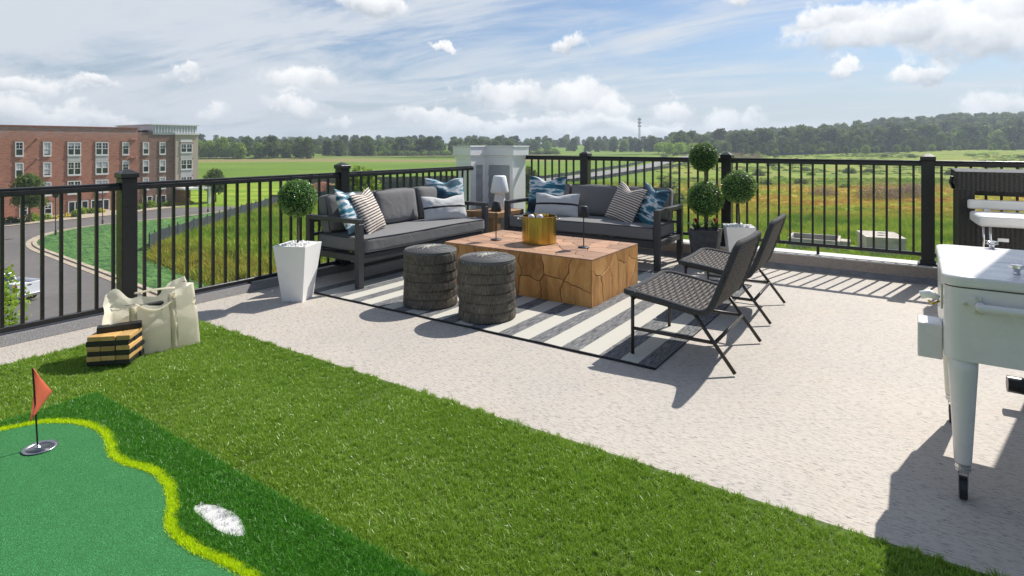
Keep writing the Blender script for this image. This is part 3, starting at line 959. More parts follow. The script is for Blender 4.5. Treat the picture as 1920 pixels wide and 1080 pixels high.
def crown_mesh(name, seed, h, w, mat, nleaf=1500, lobes=14, leaf=0.45, base=0.25, shape='round'):
    """foliage scattered through a handful of uneven clumps: h tall crown from z=base*h to h"""
    rng = np.random.default_rng(seed)
    cs = []; rs = []
    for k in range(lobes):
        t = (k + 0.5) / lobes
        z = base * h + (1 - base) * h * (0.12 + 0.80 * t)
        if shape == 'round':
            rad = w * 0.5 * math.sqrt(max(0.05, 1 - (2 * t - 0.85) ** 2))
        elif shape == 'cone':
            rad = w * 0.5 * (1.0 - 0.72 * t)
        else:
            rad = w * 0.5 * (0.55 + 0.45 * math.sin(math.pi * t))
        a = k * 2.4 + rng.uniform(-.5, .5)
        off = rad * rng.uniform(0.35, 0.75)
        cs.append((off * math.cos(a), off * math.sin(a), z)); rs.append(w * rng.uniform(0.15, 0.27) * (1.15 if shape == 'round' else 0.9))
    cs = np.array(cs); rs = np.array(rs)
    pick = rng.choice(lobes, nleaf, p=rs ** 2 / (rs ** 2).sum())
    d = norm(rng.normal(size=(nleaf, 3))); d[:, 2] = np.where(d[:, 2] < -0.3, -d[:, 2] * 0.6, d[:, 2]); d = norm(d)
    rr = rs[pick] * rng.uniform(0.55, 1.12, nleaf)
    C = cs[pick] + d * rr[:, None] * np.array([1, 1, 0.82])
    Nn = norm(d + rng.normal(size=(nleaf, 3)) * 0.45)
    Q = leaf_quads(C, Nn, leaf * 1.0, 0.75, rng)
    clump = rng.uniform(0, 1, lobes)[pick]
    tint = np.clip(0.25 + 0.35 * clump + rng.uniform(-0.22, 0.32, nleaf), 0, 1)
    return quads_mesh(name, Q, mat, tint)

def trunk_mesh(name, seed, h, r, limbs=5, spread=0.25):
    rng = random.Random(seed); m = MB()
    top = (rng.uniform(-.03, .03) * h, rng.uniform(-.03, .03) * h, h * 0.72)
    m.tube([(0, 0, -0.3), (0, 0, h * .2), (top[0] * .5, top[1] * .5, h * .45), top], [r * 1.25, r, r * .75, r * .25], 7)
    for k in range(limbs):
        a = k * 2.4 + rng.random(); z0 = h * rng.uniform(.25, .5)
        m.tube([(0, 0, z0), (math.cos(a) * spread * h * .5, math.sin(a) * spread * h * .5, z0 + h * .12), (math.cos(a) * spread * h, math.sin(a) * spread * h, z0 + h * .28)], [r * .5, r * .35, r * .12], 5)
    return m.mesh(name, M['bark'])

def blade_tuft(name, seed, n, h, w, rad, mat, lean=0.5, segs=2):
    """a tuft of bent tapering blades (loose quads)"""
    rng = np.random.default_rng(seed)
    out = []; tint = []
    for i in range(n):
        a = rng.uniform(0, 2 * math.pi); rr = rad * math.sqrt(rng.uniform())
        x, y = rr * math.cos(a), rr * math.sin(a)
        b = rng.uniform(0, 2 * math.pi); ln = rng.uniform(0.1, 1.0) * lean
        hh = h * rng.uniform(0.6, 1.1); ww = w * rng.uniform(0.7, 1.2)
        tw = rng.uniform(0, math.pi)
        dx_, dy_ = math.cos(tw) * ww / 2, math.sin(tw) * ww / 2
        pts = []
        for s_ in range(segs + 1):
            t = s_ / segs
            k = 1 - 0.85 * t ** 1.5
            px, py = x + math.cos(b) * ln * hh * t ** 2, y + math.sin(b) * ln * hh * t ** 2
            pz = hh * t * (1 - 0.3 * ln * t)
            pts.append(((px - dx_ * k, py - dy_ * k, pz), (px + dx_ * k, py + dy_ * k, pz)))
        tv = rng.uniform()
        for s_ in range(segs):
            out.append([pts[s_][0], pts[s_][1], pts[s_ + 1][1], pts[s_ + 1][0]]); tint.append(np.clip(tv * 0.75 + 0.25 * s_ / max(1, segs - 1), 0, 1))
    return quads_mesh(name, np.array(out), mat, tint)

# ------------------------------------------------------------------ terrain
GZ = -10.7
def ss(x, a, b):
    t = min(1.0, max(0.0, (x - a) / (b - a))); return t * t * (3 - 2 * t)
def terr_lf(l, f):
    z = GZ
    if f > 0:
        z += min(max(f - 110, 0), 430) * 0.0125
        rr = ss(l / max(f, 1.0), 0.30, 0.85)
        z += rr * (4.0 * ss(f, 160, 480) + 24 * ss(f, 440, 780))
        z += 7 * ss(f, 600, 1000)
    return z
def terr(x, y):
    rx, ry = x - CAMX, y - CAMY
    l = math.cos(YAW) * rx + math.sin(YAW) * ry; f = -math.sin(YAW) * rx + math.cos(YAW) * ry
    return terr_lf(l, f)

TERR_R = 2600.0
def build_ground():
    m = MB(); na = 144
    radii = [0.0, 8, 16, 24, 32, 42, 54, 68, 84, 102, 122, 145, 170, 198, 230, 265, 305, 350, 400, 455, 515, 580, 650, 730, 820, 930, 1060, 1250, 1500, 1850, 2200, TERR_R]
    vs = [(CAMX, CAMY, GZ)]; fs = []
    for r_ in radii[1:]:
        for k in range(na):
            a = 2 * math.pi * k / na
            x, y = CAMX + r_ * math.cos(a), CAMY + r_ * math.sin(a)
            und = noise.noise(Vector((x * .01, y * .01, 0))) * min(1.5, max(0, (r_ - 130) * .006))
            vs.append((x, y, terr(x, y) + und))
    for k in range(na):
        fs.append((0, 1 + k, 1 + (k + 1) % na))
    for i in range(len(radii) - 2):
        for k in range(na):
            k2 = (k + 1) % na; a = 1 + i * na; b = 1 + (i + 1) * na
            fs.append((a + k, b + k, b + k2, a + k2))
    m.add(vs, fs)
    o = m.build('ground', M['meadow'], smooth=True)
    return tag(o, kind='structure')
build_ground()

def flat_poly(name, poly, z, mat, thick=0.0):
    bm = bmesh.new()
    vs = [bm.verts.new((x, y, z)) for x, y in poly]
    f = bm.faces.new(vs)
    if f.normal.z < 0: bmesh.ops.reverse_faces(bm, faces=[f])
    bmesh.ops.triangulate(bm, faces=bm.faces)
    me = bpy.data.meshes.new(name); bm.to_mesh(me); bm.free(); me.materials.append(mat)
    return mesh_obj(name, me)

lawn_edge = [(-118.5, 84.0), (-98.3, 57.6), (-98.0, 54.9), (-94.6, 41.8), (-94.2, 35.4), (-94.5, 29.4), (-92.2, 24.2), (-87.0, 20.6), (-82.0, 18.8), (-77.5, 18.1), (-72.4, 17.8), (-64.8, 17.3), (-54.7, 16.7), (-46.4, 16.0), (-34.0, 15.2)]
lawn_edge_s = [tuple(p)[:2] for p in smooth_open([(x, y, 0) for x, y in lawn_edge], 2)]
road_poly = [(-139, 84.0)] + [(-118.5, 84)] + lawn_edge_s[1:] + [(-20, 14.5), (-20, -25), (-70, -25), (-100.5, 5), (-104.5, 21.8), (-107.0, 37.3), (-109.4, 43.3), (-112.8, 53.0), (-119, 66), (-128, 78)]
tag(flat_poly('road', road_poly, GZ + 0.06, M['asphalt']), kind='structure')
lawn_poly = lawn_edge_s[1:] + [(-30, 17.5), (-37.5, 19.3), (-42, 19.3), (-45.6, 19.7), (-52.3, 20.7), (-61.6, 22.1), (-70.5, 27.6), (-76.2, 34.6), (-85, 44.9), (-92.5, 54.0), (-99.2, 62)]
tag(flat_poly('lawn', lawn_poly, GZ + 0.10, M['seeded']), kind='structure')
# kerb: swept strip along the lawn edge
km = MB()
pts = [Vector((x, y, 0)) for x, y in lawn_edge_s[1:]]
for a, b in zip(pts[:-1], pts[1:]):
    d = (b - a).normalized(); n_ = Vector((-d.y, d.x, 0))
    for (w0, w1, h) in ((0.0, 0.42, 0.22), (0.42, 1.05, 0.10)):
        q = [a - n_ * w0, b - n_ * w0, b - n_ * w1, a - n_ * w1]
        q = [a - n_ * w0, b - n_ * w0, b - n_ * w1, a - n_ * w1] if False else [p + n_ * s_ for p, s_ in ((a, -w1), (b, -w1), (b, -w0), (a, -w0))]
        lo = [(p.x, p.y, GZ + 0.03) for p in q]; hi = [(p.x, p.y, GZ + h) for p in q]
        km.add(lo + hi, [(4, 5, 6, 7), (0, 1, 5, 4), (2, 3, 7, 6), (1, 2, 6, 5), (3, 0, 4, 7)])
tag(km.build('kerb', M['kerb']), kind='structure')
# pavement in front of the flats
tag(flat_poly('pavement', [(-115.3, 10), (-115.3, 44), (-115.3, 58), (-118.6, 66), (-112.9, 53.2), (-109.5, 43.2), (-107.1, 37.2), (-104.6, 21.8), (-101, 8)], GZ + 0.12, M['kerb']), kind='structure')
def strip(name, pts, w, dz, mat, kind='structure'):
    m = MB(); vs = []; fs = []
    P = [Vector((*W2(l, f), 0)) for l, f in pts]
    P2 = []
    for a, b in zip(P[:-1], P[1:]):
        for k in range(8): P2.append(a.lerp(b, k / 8))
    P2.append(P[-1]); P = P2
    for i, p in enumerate(P):
        a = P[max(0, i - 1)]; b = P[min(len(P) - 1, i + 1)]; d = (b - a).normalized(); n_ = Vector((-d.y, d.x, 0))
        for s_ in (1, -1):
            q = p + n_ * (s_ * w / 2); vs.append((q.x, q.y, terr(p.x, p.y) + dz))
    for i in range(len(P) - 1):
        fs.append((2 * i, 2 * i + 1, 2 * i + 3, 2 * i + 2))
    m.add(vs, fs)
    return tag(m.build(name, mat), kind=kind)
M['far_road'] = simple('far_road', (0.22, 0.21, 0.20), 0.9, 0, 0.1, 0.1)
strip('road', [(2, 170), (20, 190), (60, 262), (120, 400), (175, 470)], 9, 0.45, M['far_road'])
strip('track', [(-262, 352), (-160, 372), (-60, 400), (30, 430), (120, 470)], 9, 0.7, M['dirt'])

# ------------------------------------------------------------------ the terrace
deck = MB(); deck.box((-0.02, -9.6, -0.30), (9.5, -0.05, 0.0))
tag(deck.build('terrace_floor', M['deck']), kind='structure')
ed = MB()
ed.add([(0, -9.6, 0.002), (0, -0.6, 0.002), (-0.035, -0.6, 0.062), (-0.035, -9.6, 0.062), (-0.16, -9.6, 0.062), (-0.16, -0.6, 0.062), (-0.16, -9.6, -0.35), (-0.16, -0.6, -0.35)],
       [(0, 3, 2, 1), (3, 4, 5, 2), (4, 6, 7, 5)])
tag(ed.build('terrace_edge', M['deck_edge']), kind='structure')
cu = MB(); cu.box((0.40, -0.05, -0.3), (9.5, 0.24, 0.148))
tag(cu.build('curb', M['curb_face']), kind='structure')
cc = MB(); cc.box((0.40, -0.056, 0.15), (9.5, 0.25, 0.166)); 
tag(cc.build('curb_cap', simple('cap_membrane', (0.60, 0.57, 0.53), 0.7, 0, 0.08, 8, 0.3, 60), bevel=0.004), kind='structure')
cv = MB(); cv.add([(0.4, -0.115, 0.002), (9.5, -0.115, 0.002), (9.5, -0.0515, 0.048), (0.4, -0.0515, 0.048)], [(0, 1, 2, 3)])
tag(cv.build('curb_cant', simple('cant_strip', (0.20, 0.20, 0.21), 0.8, 0, 0.2, 12)), kind='structure')
bd = MB(); bd.box((-0.45, -9.5, GZ - 0.5), (9.4, 0.2, -0.305))
M['brick_own'] = M['brick_brown']
o = bd.build('terrace_building', M['brick_brown']); tag(o, 'brown brick building that carries the roof terrace', 'building')

# ------------------------------------------------------------------ railings
RAIL_H = 0.055
def post_mesh():
    m = MB(); w = 0.112
    m.box((-w / 2, -w / 2, 0), (w / 2, w / 2, 1.045))
    return m.mesh('post', M['black_metal'])
def cap_mesh():
    m = MB(); w = 0.130
    m.box((-w / 2, -w / 2, 1.045), (w / 2, w / 2, 1.082))
    m.frustum((0, 0), 1.082, 1.112, w, 0.03)
    return m.mesh('cap', M['black_metal'])
def plate_mesh():
    m = MB(); m.box((-0.085, -0.085, 0), (0.085, 0.085, 0.014)); m.box((-0.066, -0.066, 0.014), (0.066, 0.066, 0.05))
    return m.mesh('base_plate', M['black_metal'])
PM, CM_, BM_ = post_mesh(), cap_mesh(), plate_mesh()
bal = MB(); bal.box((-0.0105, -0.0105, 0), (0.0105, 0.0105, 1.0)); BAL = bal.mesh('baluster', M['black_metal'])

def bev(o, w=0.004, seg=1):
    b = o.modifiers.new('bevel', 'BEVEL'); b.width = w; b.segments = seg; b.limit_method = 'ANGLE'; return o

def railing(name, label, origin, ang, length, posts, zb, ztop, feet, bal0, step=0.1133):
    """origin/ang: start and heading; posts: distances along it; zb top of bottom rail, ztop top of top rail (above base)"""
    t = thing(name, label, 'railing', origin, ang)
    tr = MB(); tr.box((0, -0.030, ztop - 0.058), (length, 0.030, ztop - 0.018)); tr.box((0, -0.023, ztop - 0.018), (length, 0.023, ztop))
    bev(tr.build('top_rail', M['black_metal'], t), 0.006, 2)
    br = MB(); br.box((0, -0.018, zb - 0.036), (length, 0.018, zb)); bev(br.build('bottom_rail', M['black_metal'], t), 0.004)
    for p in posts:
        q = bev(mesh_obj('post', PM, t, (p, 0, 0)), 0.006)
        bev(mesh_obj('cap', CM_, q), 0.003); bev(mesh_obj('base_plate', BM_, q), 0.003)
    for p in feet:
        f_ = MB(); f_.box((p - .014, -.014, 0.0), (p + .014, .014, zb - 0.036)); f_.build('foot', M['black_metal'], t)
    x = bal0; 
    while x < length:
        if all(abs(x - p) > 0.065 for p in posts):
            b = mesh_obj('baluster', BAL, t, (x, 0, zb - 0.002), scale=(1, 1, ztop - 0.056 - zb))
        x += step
    return t
# left run: starts behind the camera's left and goes to the pier (local x = world +Y)
L0 = -9.2
railing('railing', 'black metal railing on the low edge behind the left sofa, street below it', (-0.08, L0, 0.062), R(90), -0.60 - L0,
        [-5.021 - L0, -2.887 - L0, -7.155 - L0], 0.052, 1.006, [-3.98 - L0, -6.1 - L0, -1.75 - L0], -5.685 - L0 - 0.1133 * 27)
railing('railing', 'black metal railing on the stippled curb behind the right sofa and the wicker bar', (0.36, 0.08, 0.166), 0.0, 8.4,
        [1.363 - .36, 3.246 - .36, 5.2 - .36, 7.12 - .36], 0.118, 1.045, [2.3 - .36, 4.215 - .36, 6.2 - .36], 3.933 - .36 - 0.1148 * 30, 0.1148)

# ------------------------------------------------------------------ corner pier
pt = thing('corner_pier', 'white capped corner pier with grey clapboard panels between the two railings', 'pier', (0, 0, 0))
A_, B_, C_, D_, E_ = (-0.35, -0.626), (-0.10, -0.626), (-0.10, -0.276), (0.391, -0.276), (0.391, 0.06)
plan = [A_, B_, C_, D_, E_, (-0.35, 0.06)]
m = MB(); m.prism(plan, -0.35, 1.21); m.build('body', M['trim_white'], pt)
def off_plan(d):
    return [(A_[0] - d, A_[1] - d), (B_[0] + d, B_[1] - d), (C_[0] + d, C_[1] - d), (D_[0] + d, D_[1] - d), (E_[0] + d, E_[1] + d), (-0.35 - d, 0.06 + d)]
m = MB(); m.prism(off_plan(0.035), 1.212, 1.335); bev(m.build('cap', M['trim_white'], pt), 0.004)
m = MB(); m.prism(off_plan(0.045), 1.3352, 1.350); bev(m.build('cap_flashing', M['white_paint'], pt), 0.003)
m = MB(); m.prism(off_plan(0.012), 1.165, 1.2115); m.build('cap_moulding', M['trim_white'], pt)
# board-and-frame: frames proud of the body, clapboards between them
fr = MB()
def frame_x(y, x0, x1):       # on a -Y face
    for a, b, c, d in ((x0, x0 + .055, 0.0, 1.164), (x1 - .055, x1, 0.0, 1.164), (x0 + .055, x1 - .055, 1.075, 1.164), (x0 + .055, x1 - .055, 0.0, 0.1)):
        fr.box((a, y - 0.018, c), (b, y - 0.0005, d))
def frame_y(x, y0, y1):       # on a +X face
    for a, b, c, d in ((y0, y0 + .12, 0.0, 1.164), (y1 - .045, y1, 0.0, 1.164), (y0 + .12, y1 - .045, 1.075, 1.164), (y0 + .12, y1 - .045, 0.0, 0.1)):
        fr.box((x + 0.0005, a, c), (x + 0.018, b, d))
frame_x(-0.276, -0.081, 0.409); frame_y(-0.10, -0.626, -0.295)
fr.build('trim_frame', M['trim_white'], pt)
z = 0.1
while z < 1.07:
    z1 = min(z + 0.165, 1.074)
    b = MB(); b.add([(-0.026, -0.277, z1), (0.354, -0.277, z1), (0.354, -0.292, z), (-0.026, -0.292, z), (-0.026, -0.277, z), (0.354, -0.277, z)], [(0, 3, 2, 1), (3, 4, 5, 2)])
    b.build('clapboard', M['siding_grey'], pt)
    b = MB(); b.add([(-0.099, -0.506, z1), (-0.099, -0.34, z1), (-0.084, -0.34, z), (-0.084, -0.506, z), (-0.099, -0.34, z), (-0.099, -0.506, z)], [(0, 3, 2, 1), (3, 5, 4, 2)])
    b.build('clapboard', M['siding_grey'], pt)
    z += 0.165

# unseen thin wall, added right of the picture to cast shade on the cooler
sw = thing('shade_wall', 'unseen white wall added to shade the cooler from the right', 'building', (5.722, -2.62, 0))
m = MB(); m.box((0, 0, 0.003), (3.4, 0.25, 3.6)); m.build('wall', M['trim_white'], sw)
m = MB(); m.box((0.0, -0.0, 3.602), (3.5, 0.3, 3.7)); m.build('shade_wall_top', M['white_paint'], sw)

# ------------------------------------------------------------------ flats across the street
FX = -115.5
flats = thing('apartment_building', 'four storey red and brown brick flats with a tan corner across the street', 'building', (FX, 24, GZ))
def P3(x, y, z): return (x - FX, y - 24, z - GZ)
def fbox(name, x0, x1, y0, y1, z0, z1, mat, parent=flats):
    m = MB(); m.box(P3(x0, y0, z0), P3(x1, y1, z1)); return m.build(name, mat, parent)
fbox('red_brick_wall', FX - 18, FX, -8, 44.3, GZ - 1, 4.35, M['brick_red'])
fbox('parapet_coping', FX - 18.2, FX + 0.15, -8.1, 44.45, 4.352, 4.55, simple('coping', (0.30, 0.12, 0.08), 0.8))
fbox('brown_brick_wall', FX - 18, FX - 0.5, 44.35, 51.2, GZ - 1, 3.7, M['brick_brown'])
fbox('tan_wall', FX - 18, FX - 0.1, 51.25, 55.7, GZ + 3.5, 3.35, M['tan_siding'])
fbox('tan_wall_base', FX - 18, FX - 2.5, 51.25, 55.4, GZ - 1, GZ + 3.49, M['brick_red'])
fbox('tan_cornice', FX - 18, FX + 0.15, 51.1, 55.9, 3.352, 3.62, M['window_frame'])
scr = MB(); scr.box(P3(FX - 16, 47.2, 3.3), P3(FX - 0.4, 55.6, 5.15)); scr.build('roof_screen', M['metal_screen'], flats)
fbox('screen_edge', FX - 16.2, FX - 0.1, 46.9, 56.0, 5.152, 5.32, M['window_frame'])
y = 47.5
while y < 55.6:
    fbox('screen_rib', FX - 0.39, FX - 0.25, y, y + 0.12, 3.72, 5.1, M['window_frame']); y += 0.55
m = MB()
for (a, b, h) in ((44.9, 45.6, 4.1), (45.8, 46.2, 4.0), (46.4, 47.0, 4.15)):
    m.box(P3(FX - 3, a, 3.7), P3(FX - 2, b, h))
m.build('roof_units', M['lamp_black'], flats)
fbox('canopy', FX - 2.4, FX + 3.0, 51.4, 56.9, GZ + 3.15, GZ + 3.5, M['window_frame'])
for yy in (52.0, 56.3):
    fbox('canopy_column', FX + 2.2, FX + 2.7, yy, yy + 0.5, GZ, GZ + 3.149, M['brick_red' if yy < 54 else 'window_frame'])

def window(y0, y1, z0, z1, n=1, fx=FX, rail=True, blind=0.5, panes4=False):
    w = MB(); x = fx
    fr_ = 0.13
    w.box(P3(x + .005, y0, z0 - .16), P3(x + .16, y1, z0 + fr_)); w.box(P3(x + .005, y0, z1 - fr_), P3(x + .12, y1, z1))
    w.box(P3(x + .005, y0, z0 + fr_ + .001), P3(x + .12, y0 + fr_, z1 - fr_ - .001)); w.box(P3(x + .005, y1 - fr_, z0 + fr_ + .001), P3(x + .12, y1, z1 - fr_ - .001))
    for k in range(1, n):
        yc = y0 + (y1 - y0) * k / n
        w.box(P3(x + .005, yc - .08, z0 + fr_ + .001), P3(x + .11, yc + .08, z1 - fr_ - .001))
    if rail:
        zc = (z0 + z1) / 2
        for k in range(n):
            ya, yb = y0 + (y1 - y0) * k / n + fr_ + .002, y0 + (y1 - y0) * (k + 1) / n - fr_ - .002
            w.box(P3(x + .005, ya, zc - .05), P3(x + .10, yb, zc + .05))
            w.box(P3(x + .005, (ya + yb) / 2 - .025, zc + .052), P3(x + .07, (ya + yb) / 2 + .025, z1 - fr_ - .002))
            zz = (zc + z1) / 2
            w.box(P3(x + .005, ya, zz - .02), P3(x + .06, (ya + yb) / 2 - .027, zz + .02)); w.box(P3(x + .005, (ya + yb) / 2 + .027, zz - .02), P3(x + .06, yb, zz + .02))
    wo_ = w.build('window', M['window_frame'], flats)
    for k in range(n):
        ya, yb = y0 + (y1 - y0) * k / n + .1, y0 + (y1 - y0) * (k + 1) / n - .1
        g_ = MB(); g_.box(P3(x + .002, ya, z0 + .1), P3(x + .035, yb, z1 - .1)); g_.build('pane', M['glass'], wo_)
        if blind > 0:
            b_ = MB(); b_.box(P3(x + .036, ya + .05, z1 - .1 - (z1 - z0 - .2) * blind), P3(x + .042, yb - .05, z1 - .12)); b_.build('blind', M['blind'], wo_)
    # dark brick surround
    s_ = MB(); s_.box(P3(fx + .001, y0 - .22, z1 + .002), P3(fx + .05, y1 + .22, z1 + .25)); s_.build('lintel', M['brick_brown'], wo_)
    return wo_
rw = random.Random(5)
ROWS = [(-0.50, 1.80), (-3.92, -1.62), (-7.2, -4.95)]
for r_i, (z0, z1) in enumerate(ROWS):
    for (ya, yb) in ((18.5, 19.6), (22.3, 23.4), (26.05, 27.15), (29.75, 30.9), (41.7, 42.85)):
        window(ya, yb, z0, z1, 1, FX, True, rw.choice([0, .3, .5, .9]))
    for (ya, yb) in ((45.4, 46.5), (48.4, 49.55)):
        window(ya, yb, z0, z1, 1, FX - 0.5, True, rw.choice([.3, .5, .6]))
for (ya, yb) in ((33.2, 35.2), (37.4, 39.45), (10.5, 12.6)):
    for r_i, (z0, z1) in enumerate(ROWS):
        window(ya, yb, z0, z1 - .02, 2, FX, True, rw.choice([0, .3, .5]))
    fbox('spandrel_panel', FX + .002, FX + .08, ya, yb, -1.58, -0.68, M['panel_pale'])
for r_i, (z0, z1) in enumerate([(-0.23, 1.55), (-3.6, -1.63), (-6.9, -5.05)]):
    window(52.2, 54.5, z0, z1, 2, FX - 0.1, True, rw.choice([0, .3]))
fbox('header_panel', FX - .098, FX - .02, 52.2, 54.5, 1.82, 2.35, M['window_frame'])
fbox('spandrel_panel', FX - .098, FX - .03, 52.2, 54.5, -1.6, -0.41, M['panel_pale'])
fbox('spandrel_panel', FX - .098, FX - .03, 52.2, 54.5, -5.0, -3.8, M['panel_pale'])
for (ya, yb, n_) in ((26.6, 27.7, 1), (29.9, 31.0, 1)):
    window(ya, yb, -10.4, -8.45, n_, FX, True, 0.3)
for (ya, yb, fx) in ((33.3, 36.3, FX), (36.7, 39.6, FX), (45.3, 47.1, FX - .5), (47.7, 49.6, FX - .5)):
    window(ya, yb, -10.5, -8.5, 2 if fx < FX else 3, fx, False, 0)
for zz in (2.35, -1.0, -9.0 + .8):
    for yy in (29.0, 43.2, 44.0, 43.6):
        v = MB(); v.tube([P3(FX, yy, zz), P3(FX + .45, yy, zz)], 0.13, 8); v.build('wall_vent', simple('vent', (0.5, 0.30, 0.24), 0.6) if 'vent' not in bpy.data.materials else bpy.data.materials['vent'], flats)

# planting beds and yellow flowers along the flats
def shrub_mesh(name, seed, r, h, mat, n=260, leaf=0.10):
    rng = np.random.default_rng(seed)
    d = norm(rng.normal(size=(n, 3))); d[:, 2] = np.abs(d[:, 2])
    C = d * np.array([r, r, h]) * rng.uniform(0.6, 1.08, n)[:, None]
    return quads_mesh(name, leaf_quads(C, norm(d + rng.normal(size=(n, 3)) * .5), leaf, .7, rng), mat, np.clip(rng.uniform(0, 1, n) * .7 + d[:, 2] * .3, 0, 1))
M['flower_yellow'] = simple('flower_yellow', (0.55, 0.42, 0.02), 0.7, 0, 0.3, 2)
SH1 = shrub_mesh('shrub_green', 1, 1.0, 1.1, M['tree_leaf_bright'], 300, .16)
SH2 = shrub_mesh('shrub_dark', 2, 1.0, 0.9, M['tree_leaf'], 300, .16)
SH3 = shrub_mesh('shrub_yellow', 3, 0.7, 0.8, M['flower_yellow'], 260, .11)
rs_ = random.Random(9)
for k in range(34):
    yy = 12 + k * 1.28 + rs_.uniform(-.3, .3)
    if 37.6 < yy < 41: continue
    xx = (-110.0 if yy < 33 else -113.2) - rs_.uniform(-.3, 1.6) - (0.9 if yy > 45 else 0)
    if yy < 33: xx = -108.3 - (yy - 21) * 0.12 + rs_.uniform(-.8, .8)
    me_ = rs_.choice([SH1, SH2, SH2, SH3])
    sc = rs_.uniform(.6, 1.1)
    o = mesh_obj('shrub', me_, None, (xx, yy, GZ + .12), (0, 0, rs_.uniform(0, 6)), (sc, sc, sc * rs_.uniform(.8, 1.2)))
    nm = {SH1: 'light green leafy shrub in the bed along the brick flats', SH2: 'dark green low shrub in the bed along the brick flats', SH3: 'clump of yellow flowers in the bed along the brick flats'}[me_]
    tag(o, nm, 'flowers' if me_ is SH3 else 'shrub', {SH1: 'light shrubs along the flats', SH2: 'dark shrubs along the flats', SH3: 'yellow flower clumps along the flats'}[me_])

# street trees in front of the flats
def tree(name, label, loc, tr, cr, s=1.0, rz=0.0, group=None, sz=None):
    t = thing(name, label, 'tree', loc, rz, group)
    t.scale = (s, s, sz or s)
    if tr is not None: mesh_obj('trunk', tr, t)
    mesh_obj('crown', cr, t)
    return t
ST_T = trunk_mesh('street_trunk', 4, 7.4, 0.14, 6, 0.14)
ST_C = crown_mesh('street_crown', 21, 7.4, 4.9, M['tree_leaf'], 2800, 22, 0.20, 0.24, 'round')
ST_C2 = crown_mesh('street_crown_b', 27, 7.4, 5.0, M['tree_leaf'], 2800, 22, 0.20, 0.20, 'round')
tree('street_tree', 'round street tree on a thin trunk in front of the red brick windows', (-107.4, 25.6, GZ), ST_T, ST_C)
tree('street_tree', 'round street tree beside the tan corner of the flats', (-114.2, 58.6, GZ), ST_T, ST_C2, 0.93)
LB_T = trunk_mesh('young_trunk', 8, 7.5, 0.10, 5, 0.12)
LB_C = crown_mesh('young_crown', 31, 9.5, 4.6, M['tree_leaf_bright'], 1600, 16, 0.22, 0.25, 'round')
tree('young_tree', 'loose young tree showing its top above the railing behind the left sofa', (*W2(-16.2, 64), GZ), trunk_mesh('t_a', 5, 9.3, .12, 5, .12), LB_C, 1.0)
tree('young_tree', 'leafy dark tree whose side shows beside the white pier', (*W2(2.9, 100), GZ), LB_T, crown_mesh('young_crown_b', 35, 9.5, 5.5, M['tree_leaf'], 1800, 16, 0.25, 0.15), 0.86)
tree('corner_tree', 'bright green leafy tree just outside the railing at the lower left', (*W2(-12.7, 12.9), GZ), trunk_mesh('t_b', 6, 8.4, .12, 5, .14), crown_mesh('corner_crown', 41, 9.75, 4.4, M['tree_leaf_bright'], 30000, 34, 0.052, 0.2), 1.0)

# street lamps and a sign pole
def street_lamp(label, x, y, h, head=True):
    t = thing('street_lamp', label, 'lamp post', (x, y, GZ + .1))
    m = MB(); m.tube([(0, 0, 0), (0, 0, h)], 0.07, 8); m.tube([(0, 0, 0), (0, 0, .6)], 0.14, 8); m.build('pole', M['lamp_pole'], t)
    if head:
        m = MB(); m.lathe([(.09, h), (.30, h + .12), (.34, h + .5), (.42, h + .55), (.12, h + .78), (0, h + .8)], 10); m.build('lantern', M['lamp_black'], t)
    return t
street_lamp('lantern street lamp rising from the lawn tip by the kerb', -88.6, 22.9, 4.9)
street_lamp('lantern street lamp in the lawn in front of the wide ground floor windows', -95.6, 31.0, 5.2)
street_lamp('pale street lamp standing left of the tree by the tan corner', -97.5, 48.0, 5.3)

# pick-up truck at the left, tail towards us
tk = thing('pickup_truck', 'white pickup truck parked on the street behind the leafy tree', 'truck', (-53.6, 8.2, GZ + .06), R(108))
def tb(name, lo, hi, mat, bevel=0.06, par=None):
    m = MB(); m.box(lo, hi); return m.build(name, mat, par or tk, bevel=bevel, seg=3)
# local +y = forward
tb('body', (-1.0, -2.9, .55), (1.0, 2.8, 1.25), M['truck_white'], .12)
bed = MB(); bed.box((-1.0, -2.9, 1.252), (-.88, -.3, 1.5)); bed.box((.88, -2.9, 1.252), (1.0, -.3, 1.5)); bed.build('bed_side', M['truck_white'], tk, bevel=.03)
tg = tb('tailgate', (-.9, -3.0, .62), (.9, -2.905, 1.48), M['truck_white'], .03)
tb('handle', (-.12, -3.03, 1.28), (.12, -3.002, 1.35), M['lamp_black'], .01, tg)
cab = MB()
cab.add([(-.95, -.28, 1.252), (.95, -.28, 1.252), (.95, 1.5, 1.252), (-.95, 1.5, 1.252), (-.78, -.1, 1.95), (.78, -.1, 1.95), (.78, .9, 1.95), (-.78, .9, 1.95)], [(0, 3, 2, 1), (4, 5, 6, 7), (0, 1, 5, 4), (1, 2, 6, 5), (2, 3, 7, 6), (3, 0, 4, 7)])
cab.build('cab', M['truck_white'], tk, bevel=.06)
rwn = MB(); rwn.add([(-.78, -.262, 1.33), (.78, -.262, 1.33), (.68, -.142, 1.86), (-.68, -.142, 1.86)], [(0, 1, 2, 3)]); rwn.build('rear_window', M['glass'], tk)
tb('bumper', (-1.0, -3.15, .45), (1.0, -3.005, .66), M['chrome'], .04)
for sx in (-1, 1):
    tb('taillight', (sx * .96 - .06, -2.96, .85), (sx * .96 + .06, -2.9, 1.42), M['red_light'], .01)
    for yy in (-1.9, 1.85):
        w = MB(); w.tube([(sx * .78, yy, .4), (sx * 1.03, yy, .4)], .42, 20); wh = w.build('wheel', M['rubber'], tk)
        w = MB(); w.tube([(sx * .80, yy, .4), (sx * 1.04, yy, .4)], .24, 16); w.build('rim', M['steel'], wh)

